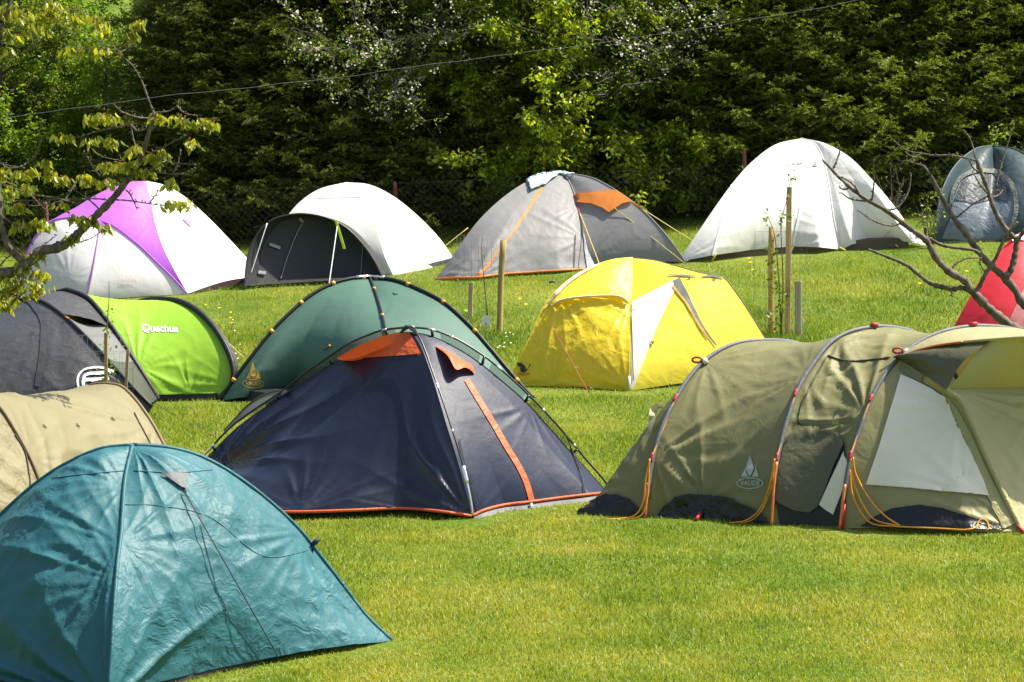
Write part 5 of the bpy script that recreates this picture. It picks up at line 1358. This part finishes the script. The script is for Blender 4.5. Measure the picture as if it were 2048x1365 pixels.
HB = [lf(4.4, 1.7, s, 26000, .080, L_horn, aspect=.5, droop=.55, first=.05, nl=18)[0] for s in (21, 22)]
DK = [lf(4.2, 1.7, s, 28000, .058, L_dark, aspect=.55, droop=.2, first=.05, nl=18)[0] for s in (31, 32)]
LT = [lf(4.4, 1.6, s, 18000, .070, L_lite, aspect=.55, droop=.3, first=.1, nl=14)[0] for s in (41, 42)]
X = lambda px, d: (px-CX)/F*d
HEDGE = [  # (kind, px, distance, rotation, scale, label)
 ('sp', 320, 38.0, 4.6, .62, 'dark spruce behind the left half of the violet striped tent'),
 ('sp', 420, 37.8, .3, .80, 'dark spruce behind the right half of the violet striped tent'),
 ('sp', 525, 38.1, 1.1, 1.0, 'dark spruce behind the gap between the violet striped and ivory tents'),
 ('sp', 645, 37.8, 1.7, .95, 'dark spruce behind the left shoulder of the ivory tent'),
 ('sp', 760, 38.2, 2.3, 1.0, 'dark spruce behind the right shoulder of the ivory tent'),
 ('sp', 880, 37.9, 2.9, .96, 'dark spruce above the gap between the ivory and grey tents'),
 ('hb', 985, 37.8, .4, .95, 'yellow green broadleaf tree behind the left flank of the grey tent'),
 ('hb', 1110, 37.6, 2.0, 1.0, 'yellow green broadleaf tree behind the peak of the grey tent'),
 ('hb', 1235, 37.7, 2.9, .95, 'yellow green broadleaf tree behind the right flank of the grey tent'),
 ('hb', 1350, 37.9, 3.6, .95, 'yellow green broadleaf tree between the grey and tall white tents'),
 ('sp', 1450, 37.9, 4.1, .95, 'dark spruce behind the left foot of the tall white tent'),
 ('sp', 1555, 37.8, 5.2, .98, 'dark spruce behind the left shoulder of the tall white tent'),
 ('sp', 1660, 37.7, 5.9, 1.02, 'dark spruce standing behind the peak of the tall white tent'),
 ('sp', 1770, 37.6, .9, .98, 'spruce with sunlit tips right of the tall white tent'),
 ('sp', 1880, 37.8, 1.5, .96, 'dark spruce behind the gap between the tall white and blue grey tents'),
 ('sp', 1985, 38.0, 2.2, 1.0, 'dark spruce behind the blue grey tent'),
 ('sp', 2100, 37.9, 3.3, 1.0, 'dark spruce cut off by the right edge'),
 ('lt', 205, 38.4, 1.1, .62, 'bright leafy shrub tree behind the bare upper twigs of the cherry'),
 ('lt', 95, 38.6, 2.5, .60, 'bright leafy shrub tree behind the cherry branches'),
 ('dk', -20, 38.0, 5.5, .85, 'dark leafy shrub tree at the left edge'),
 ('lt', -70, 37.6, 1.0, .85, 'bright leafy tree at the far left edge'),
 ('lt', 30, 40.2, 3.0, .95, 'bright leafy tree in the second row at the left edge'),
 ('lt', 130, 41.8, 2.0, .85, 'bright leafy tree behind the dark shrub at left'),
 ('lt', 300, 41.0, 5.6, .85, 'bright leafy tree in the second row above the violet striped tent'),
 ('lt', 420, 41.0, 2.6, .9, 'bright leafy tree rising over the left spruces'),
 ('dk', 520, 40.0, .7, 1.05, 'dark leafy tree left of the blossoming apple at left centre'),
 ('lt', 640, 40.6, 4.6, 1.0, 'bright leafy tree behind the blossoming apple at left centre'),
 ('dk', 760, 40.2, 3.0, 1.1, 'dark leafy tree in the second row above the ivory tent'),
 ('dk', 930, 40.0, 4.0, 1.05, 'dark leafy tree in the second row above the left flank of the grey tent'),
 ('hb', 1050, 40.0, 5.0, 1.1, 'yellow green tree in the second row above the peak of the grey tent'),
 ('hb', 1190, 40.2, 1.0, 1.1, 'yellow green tree in the second row above the right flank of the grey tent'),
 ('dk', 1300, 40.0, 5.4, 1.1, 'dark leafy tree in the second row behind the right apple'),
 ('sp', 1420, 40.0, 1.4, 1.1, 'tall spruce in the second row left of the tall white tent'),
 ('sp', 1570, 40.0, 2.8, 1.12, 'tall spruce in the second row above the tall white tent'),
 ('sp', 1720, 40.0, 3.9, 1.1, 'tall spruce in the second row right of the tall white tent'),
 ('sp', 1870, 40.0, 5.0, 1.1, 'tall spruce in the second row left of the blue grey tent'),
 ('sp', 2030, 40.0, .2, 1.1, 'tall spruce in the second row at the right edge'),
 ('sp', 850, 42.2, .2, 1.15, 'tall spruce in the third row above the ivory tent'),
 ('sp', 1010, 42.2, 1.2, 1.15, 'tall spruce in the third row above the left of the grey tent'),
 ('sp', 1170, 42.2, 2.0, 1.15, 'tall spruce in the third row above the right of the grey tent'),
 ('sp', 1330, 42.2, 2.7, 1.15, 'tall spruce in the third row left of the tall white tent'),
]
_i = {'sp': 0, 'hb': 0, 'dk': 0, 'lt': 0}
KN = {'sp': ('spruce_tree', SP, L_spruce), 'hb': ('hornbeam_tree', HB, L_horn), 'dk': ('shrub_tree', DK, L_dark), 'lt': ('broadleaf_tree', LT, L_lite)}
for kind, px, d, rot, sc, lab in HEDGE:
    nm, D, lm = KN[kind]; data = D[_i[kind] % len(D)]; _i[kind] += 1
    tree_thing(nm, X(px, d), d, data, lm, B_dark, lab, rot, sc, {'sp': 'spruces of the hedge', 'hb': 'yellow green trees of the hedge', 'dk': 'dark leafy trees of the hedge', 'lt': 'bright leafy trees of the hedge'}[kind], alt=L_spruce_shade if kind == 'sp' and px < 950 else None)

# apple trees in blossom, growing through the hedge front
def apple(px, d, label, zones, nfl, nlf, seed, trunk_px):
    rng = np.random.default_rng(seed); dt = d+1.6; x = X(trunk_px, dt); b = np.array([x, dt, float(ground(x, dt))])
    o = empty('apple_tree', b, label, 'tree', 'apple trees in blossom')
    m = MB(); tops = []
    fork = W(trunk_px, 200, dt)
    m.tube([b+[0, 0, -.2], b+[.03, 0, .5], (b+fork)/2, fork], [.10, .085, .075, .06], 8)
    tw_pts = []
    for (x0, y0, x1, y1, k) in zones:
        for j in range(k):
            e = np.array(W(rng.uniform(x0, x1), rng.uniform(y0, y1), d-rng.uniform(.5, 1.7)))
            mid = (fork+e)/2+np.array([rng.normal(0, .12), -.1, rng.uniform(.05, .3)])
            P = spline(np.array([fork, mid, e]), 14); P += np.cumsum(rng.normal(0, .012, P.shape), 0)
            m.tube(P, np.linspace(.022, .004, 14), 5)
            for q in range(5, 14):
                for w in range(3):
                    dd = rng.normal(0, 1, 3); dd /= np.linalg.norm(dd); l = rng.uniform(.08, .28)
                    Q = np.array([P[q], P[q]+dd*l*.6, P[q]+dd*l+[0, 0, -.03]]); m.tube(Q, [.004, .003, .002], 3)
                    tw_pts += [Q[1], Q[2]]
    m.build('trunk', B_mid, o)
    T = np.array(tw_pts)
    V, Fs, t = leaf_cloud(T, nlf, .042, .5, .1, .035, rng); mesh_obj('foliage', V, Fs, L_lite, o, attrs={'tint': t})
    # blossom: clusters of small five-petalled flowers
    cl = T[rng.choice(len(T), nfl)]
    fc = (cl[:, None, :] + rng.normal(0, .030, (nfl, 4, 3))).reshape(-1, 3); nrm = rng.normal(0, 1, fc.shape)+[0, -.5, .5]; nrm /= np.linalg.norm(nrm, axis=1)[:, None]
    a = np.cross(nrm, [0.3, .2, .9]); a /= np.linalg.norm(a, axis=1)[:, None]; bb_ = np.cross(nrm, a)
    r = rng.uniform(.013, .021, len(fc))[:, None]; ring = []
    for k in range(10):
        rr = r*(1.0 if k % 2 == 0 else .55); th = k/10*2*math.pi
        ring.append(fc+(a*math.cos(th)+bb_*math.sin(th))*rr+nrm*rr*.3)
    V = np.stack([fc]+ring, 1).reshape(-1, 3); i0 = np.arange(len(fc))*11
    Fs = np.concatenate([np.stack([i0, i0+1+k, i0+1+(k+1) % 10], 1) for k in range(10)])
    mesh_obj('blossom', V, Fs, L_blos, o, attrs={'tint': np.repeat(rng.uniform(0, 1, len(fc)), 11)})
    return o
apple(700, 37.4, 'apple tree in white blossom hanging over the dark spruces at left centre', [(540, -20, 760, 130, 15), (580, 60, 860, 210, 14), (720, -30, 980, 130, 14), (690, 150, 870, 260, 10)], 470, 5200, 61, 735)
apple(1280, 37.4, 'apple tree in sparser white blossom above the gap beside the tall white tent', [(1020, -20, 1250, 100, 11), (1240, -30, 1460, 90, 13), (1080, 70, 1300, 210, 10), (1300, 40, 1450, 140, 7)], 270, 3800, 62, 1340)

# shrubs and weeds between the back tents and the fence
def shrub(px, py, y_top, w, label, n, seed, leafm, bark=B_bare, size=.04, stems=9, cat='shrub'):
    rng = np.random.default_rng(seed); b = G(px, py); d = b[1]; o = empty('shrub', b, label, cat)
    m = MB(); T = []
    for k in range(stems):
        e = W(px+rng.uniform(-w, w), y_top+rng.uniform(0, .5)*(py-y_top), d+rng.uniform(-.2, .2))
        P = spline(np.array([b+[rng.uniform(-.05, .05), 0, -.02], (b+e)/2+[rng.normal(0, .05), 0, .03], e]), 12)
        m.tube(P, np.linspace(.007, .002, 12), 5)
        T += [P[q] for q in range(4, 12)]
        for q in range(4, 12, 2):
            dd = rng.normal(0, 1, 3); dd[2] = abs(dd[2]); dd /= np.linalg.norm(dd); m.tube([P[q], P[q]+dd*.07, P[q]+dd*.13+[0, 0, .01]], [.003, .002, .001], 3); T.append(P[q]+dd*.12)
    m.build('stems', bark, o); V, Fs, t = leaf_cloud(np.array(T), n, size, .5, .1, .03, rng)
    mesh_obj('foliage', V, Fs, leafm, o, attrs={'tint': t}); return o
shrub(1862, 496, 370, 26, 'twiggy shrub between the tall white and blue grey tents', 110, 71, L_lite, stems=12)
shrub(1998, 440, 255, 16, 'light green leafy shrub rising behind the blue grey tent', 420, 72, L_lite, size=.055)
shrub(2052, 420, 275, 12, 'light green shrub behind the blue grey tent, cut by the frame edge', 160, 73, L_lite, size=.055)
shrub(1775, 470, 330, 40, 'dry bramble stems left of the twiggy shrub', 30, 74, L_dark, stems=14)

# ================================================================== ground sheet
def ground_material():
    m, nt, N, L = new_mat('meadow_soil')
    out = N.new('ShaderNodeOutputMaterial'); bs = N.new('ShaderNodeBsdfPrincipled'); bs.inputs['Roughness'].default_value = .9
    bs.inputs['Specular IOR Level'].default_value = .1
    tc = N.new('ShaderNodeTexCoord'); n1 = N.new('ShaderNodeTexNoise'); n1.inputs['Scale'].default_value = .9; n1.inputs['Detail'].default_value = 7
    n2 = N.new('ShaderNodeTexNoise'); n2.inputs['Scale'].default_value = 30; n2.inputs['Detail'].default_value = 4
    L.new(tc.outputs['Object'], n1.inputs['Vector']); L.new(tc.outputs['Object'], n2.inputs['Vector'])
    r = N.new('ShaderNodeValToRGB'); e = r.color_ramp.elements
    e[0].position = .30; e[0].color = (.07, .14, .010, 1); e[1].position = .72; e[1].color = (.20, .235, .040, 1)
    L.new(n1.outputs['Fac'], r.inputs[0])
    mx = N.new('ShaderNodeMixRGB'); mx.blend_type = 'MULTIPLY'; mx.inputs[0].default_value = .6
    r2 = N.new('ShaderNodeValToRGB'); r2.color_ramp.elements[0].position = .35; r2.color_ramp.elements[0].color = (.35, .35, .3, 1); r2.color_ramp.elements[1].position = .65
    L.new(n2.outputs['Fac'], r2.inputs[0]); L.new(r.outputs[0], mx.inputs[1]); L.new(r2.outputs[0], mx.inputs[2])
    L.new(mx.outputs[0], bs.inputs['Base Color'])
    b = N.new('ShaderNodeBump'); b.inputs['Strength'].default_value = .6; b.inputs['Distance'].default_value = .03
    L.new(n2.outputs['Fac'], b.inputs['Height']); L.new(b.outputs[0], bs.inputs['Normal']); L.new(bs.outputs[0], out.inputs['Surface'])
    return m
ds = np.r_[np.arange(-30, 8, 4.), np.arange(8, 13, 1.), np.arange(13, 46, .2), np.arange(46, 100, 2.), np.geomspace(100, 400, 14)]
xs = np.r_[-np.geomspace(300, 14, 16), np.arange(-13, 13.1, .25), np.geomspace(14, 300, 16)]
XX, DD = np.meshgrid(xs, ds); ZZ = ground(XX, DD)
nr, nc = XX.shape; a = (np.arange(nr-1)[:, None]*nc+np.arange(nc-1)[None]).ravel()
g = mesh_obj('ground', np.stack([XX, DD, ZZ], -1).reshape(-1, 3), np.stack([a, a+1, a+nc+1, a+nc], 1), ground_material())
g['kind'] = 'structure'; g['label'] = 'grassy hillside rising from the lawn to the hedge'; g['category'] = 'ground'

# ================================================================== grass blades
def patchiness(x, d):
    return (np.sin(1.7*x+.9*d+1)*np.sin(1.1*d-1.3*x)+.6*np.sin(3.9*x-2.2*d+2)*np.sin(4.7*d+1.9*x)+.4*np.sin(9*x+5*d)*np.sin(8*d-6*x+1))/2
def make_grass(n, d0, d1, hgt, wid, seed, tall=1.):
    rng = np.random.default_rng(seed)
    # uniform over the ground seen, thinning with distance
    d = d0*(d1/d0)**rng.uniform(0, 1, n)
    px = rng.uniform(-200, 2250, n); x = (px-CX)/F*d
    pa = patchiness(x, d)
    # long grass on the bank and round the stakes
    long = np.zeros(n)
    for (qx, qy, rad, amt) in ((1000, 690, 1.0, 1.4), (1500, 640, .9, 1.3), (1580, 680, .6, 1.5), (480, 690, .9, .9), (380, 850, .9, .9), (1230, 880, .9, .6), (1150, 800, .5, .5), (930, 640, .6, .8), (230, 880, .6, 1.), (500, 575, .8, .7), (1830, 600, 1.4, .8), (1700, 560, 1.0, .6), (1100, 560, 1.0, .5)):
        c = G(qx, qy); long = np.maximum(long, amt*np.exp(-((x-c[0])**2+(d-c[1])**2)/rad**2))
    h = hgt*rng.uniform(.4, 1.5, n)*(1+.45*pa)*(1+long*rng.uniform(.4, 1.3, n))
    # cut short along the tent hems, so the dark gap under them shows
    for a, b in (((480, 1040), (940, 1046)), ((950, 1044), (1190, 1002)), ((1160, 1036), (1690, 1064)), ((1700, 1064), (2060, 1072)), ((1020, 786), (1258, 791)), ((1262, 791), (1420, 776)), ((1360, 530), (1680, 507)), ((1690, 504), (1850, 496)),
                 ((300, 1390), (780, 1292)), ((870, 563), (1190, 545)), ((180, 608), (490, 583)), ((490, 583), (770, 568)), ((310, 810), (440, 806)), ((450, 806), (600, 800))):
        A = G(*a)[:2]; B = G(*b)[:2]; ab = B-A; k = np.clip(((x-A[0])*ab[0]+(d-A[1])*ab[1])/ab.dot(ab), 0, 1)
        q2 = (x-A[0]-k*ab[0])**2+(d-A[1]-k*ab[1])**2
        h = h*(1-.5*np.exp(-q2/.16**2))
    w = wid*rng.uniform(.7, 1.4, n)*(1+.25*long)
    z = ground(x, d)-.006
    az = rng.uniform(0, 6.283, n); lean = rng.uniform(.1, 1.1, n)*h
    bx = np.cos(az)*lean; by = np.sin(az)*lean
    wa = rng.uniform(0, 6.283, n); wx = np.cos(wa)*w; wy = np.sin(wa)*w*.6
    z0 = np.zeros(n)
    p0 = np.stack([x-wx, d-wy, z], 1); p1 = np.stack([x+wx, d+wy, z], 1)
    p2 = np.stack([x+bx*.4+wx*.7, d+by*.4+wy*.7, z+h*.62], 1); p3 = np.stack([x+bx*.4-wx*.7, d+by*.4-wy*.7, z+h*.62], 1)
    p4 = np.stack([x+bx, d+by, z+h*.9], 1)
    V = np.stack([p0, p1, p2, p3, p4], 1).reshape(-1, 3); i = np.arange(n)*5
    Fq = np.stack([i, i+1, i+2, i+3], 1); Ft = np.stack([i+3, i+2, i+4], 1)
    t = np.clip(.5+.42*patchiness(x*.8+3, d*.8)+.22*patchiness(x*2.3+1, d*1.7)+rng.normal(0, .17, n) - .28*long + .22*np.clip(patchiness(x*.55+7, d*.9+2)-.35, 0, 1)*2, 0, 1)
    return V, Fq, Ft, np.repeat(t, 5)
V, Fq, Ft, t = make_grass(950000, 13.6, 37.5, .030, .0026, 5)
me = bpy.data.meshes.new('grass'); n = len(Fq)
me.vertices.add(len(V)); me.vertices.foreach_set('co', V.astype(np.float32).ravel())
idx = np.concatenate([Fq, Ft], 1).ravel()                       # quad then triangle, blade by blade
me.loops.add(n*7); me.loops.foreach_set('vertex_index', idx.astype(np.int32))
me.polygons.add(2*n)
st = np.stack([np.arange(n)*7, np.arange(n)*7+4], 1).ravel()
me.polygons.foreach_set('loop_start', st.astype(np.int32)); me.polygons.foreach_set('loop_total', np.tile([4, 3], n).astype(np.int32))
me.update(calc_edges=True)
at = me.attributes.new('tint', 'FLOAT', 'POINT'); at.data.foreach_set('value', t.astype(np.float32))
GM = leaf_mat('grass_blade', (.10, .185, .009), (.325, .345, .052), trans=.42, rough=.5, tscale=1.35)
gt = GM.node_tree; gm_mix = next(n for n in gt.nodes if n.type == 'MIX_RGB' and n.blend_type == 'MIX'); gm_at = next(n for n in gt.nodes if n.type == 'ATTRIBUTE')
ramp = gt.nodes.new('ShaderNodeValToRGB'); re = ramp.color_ramp.elements
re[0].position = 0; re[0].color = (.085, .165, .008, 1); re[1].position = 1; re[1].color = (.42, .37, .10, 1)
for p, c in ((.45, (.20, .27, .025)), (.75, (.33, .34, .050))):
    e = re.new(p); e.color = (*c, 1)
gt.links.new(gm_at.outputs['Fac'], ramp.inputs[0])
for l in list(gm_mix.outputs[0].links): gt.links.new(ramp.outputs[0], l.to_socket)
me.materials.append(GM)
go = bpy.data.objects.new('grass', me); COL.objects.link(go)
go['kind'] = 'stuff'; go['label'] = 'short mown grass with longer tufts on the bank'; go['category'] = 'grass'

# ================================================================== flowers in the grass
def flower(name, x, y, mat, r, label, cat, group, h=.06):
    b = G(x, y); d = b[1]; o = empty(name, b, label, cat, group)
    top = b+[0, 0, h]
    MB().tube([b+[0, 0, -.02], b+[.004, 0, h*.6], top], .0025, 4).build('stem', L_stem, o)
    m = MB(); k = 12; V = [top+[0, 0, -.002]]
    for i in range(k):
        a = i/k*2*math.pi; rr = r*(1 if i % 2 == 0 else .72); V.append(top+[rr*math.cos(a), rr*.85*math.sin(a)-.003, rr*.45*math.sin(a)+.004])
    m.add(V, [[0, 1+i, 1+(i+1) % k] for i in range(k)]); m.build('bloom', mat, o)
L_stem = plain('stem_green', (.07, .13, .02), .6); M_dand = leaf_mat('dandelion_yellow', (.85, .58, .01), (.85, .58, .01), trans=.45, rough=.6, tcol=(1.1, 1., .8)); M_dais = leaf_mat('daisy_white', (.85, .85, .82), (.85, .85, .82), trans=.4, rough=.6, tcol=(1., 1., .95))
for x, y in ((1040, 610), (1052, 621), (933, 634)):
    flower('dandelion', x, y, M_dand, .022, 'yellow dandelion in the grass beside the round stake left of the yellow tent', 'dandelion', 'dandelions left of the yellow tent')
for x, y in ((412, 622), (439, 628), (462, 637), (462, 648), (464, 658)):
    flower('dandelion', x, y, M_dand, .018, 'yellow dandelion in the grass between the lime and green tents', 'dandelion', 'dandelions right of the lime tent')
for x, y in ((1499, 528), (1501, 536), (1506, 551)):
    flower('dandelion', x, y, M_dand, .019, 'yellow dandelion in the grass right of the yellow tent top', 'dandelion', 'dandelions left of the leafy sapling')
flower('dandelion', 1840, 579, M_dand, .022, 'yellow dandelion on the open grass below the bare branches', 'dandelion', None)
flower('dandelion', 1934, 554, M_dand, .022, 'yellow dandelion beside the red tent', 'dandelion', None)
for x, y in ((1012, 677), (1020, 676), (1009, 697), (1000, 703), (1008, 705), (1022, 697), (996, 706), (1013, 684), (1026, 680)):
    flower('daisy', x, y, M_dais, .013, 'white daisy between the green tent and the yellow tent', 'daisy', 'daisies left of the yellow tent', .05)
for x, y in ((466, 650), (470, 672), (472, 718), (476, 728), (481, 700)):
    flower('daisy', x, y, M_dais, .011, 'white daisy right of the lime tent', 'daisy', 'daisies right of the lime tent', .05)

# ================================================================== light, camera
wd = bpy.data.worlds.new('World'); scene.world = wd; wd.use_nodes = True
nt = wd.node_tree; bg = nt.nodes['Background']
EL, AZ = math.radians(58), math.radians(82)            # sun height, and its bearing to the right of straight ahead
sky = nt.nodes.new('ShaderNodeTexSky'); sky.sky_type = 'NISHITA'; sky.sun_disc = False; sky.sun_elevation = EL; sky.sun_rotation = AZ; sky.dust_density = 3.; sky.ozone_density = .4
nt.links.new(sky.outputs[0], bg.inputs['Color']); bg.inputs['Strength'].default_value = .10
sd = bpy.data.lights.new('sun', 'SUN'); sd.energy = 4.8; sd.angle = math.radians(.53); sd.color = (1, .94, .80)
so = bpy.data.objects.new('sun', sd); COL.objects.link(so)
to_sun = Vector((math.cos(EL)*math.sin(AZ), math.cos(EL)*math.cos(AZ), math.sin(EL)))
so.rotation_euler = to_sun.to_track_quat('Z', 'Y').to_euler(); so.location = (8, 10, 20)
cd = bpy.data.cameras.new('camera'); cd.sensor_width = 36; cd.lens = 36*F/2048; cd.clip_start = .5; cd.clip_end = 3000
cd.shift_y = (YH-682.5)/2048
co = bpy.data.objects.new('camera', cd); COL.objects.link(co); co.location = (0, 0, CAMZ); co.rotation_euler = (math.radians(90), 0, 0)
scene.camera = co
scene.view_settings.view_transform = 'Standard'; scene.view_settings.look = 'None'; scene.view_settings.exposure = 1.15; scene.view_settings.gamma = 1
scene.render.engine = 'CYCLES'
cy = scene.cycles; cy.max_bounces = 6; cy.diffuse_bounces = 3; cy.glossy_bounces = 2; cy.transmission_bounces = 4; cy.transparent_max_bounces = 6; cy.caustics_reflective = False; cy.caustics_refractive = False
cy.sample_clamp_indirect = 6
cy.use_adaptive_sampling = False; cy.use_denoising = True; cy.denoiser = 'OPENIMAGEDENOISE'; cy.denoising_prefilter = 'ACCURATE'; cy.denoiser = 'OPENIMAGEDENOISE'; cy.denoising_input_passes = 'RGB_ALBEDO_NORMAL'
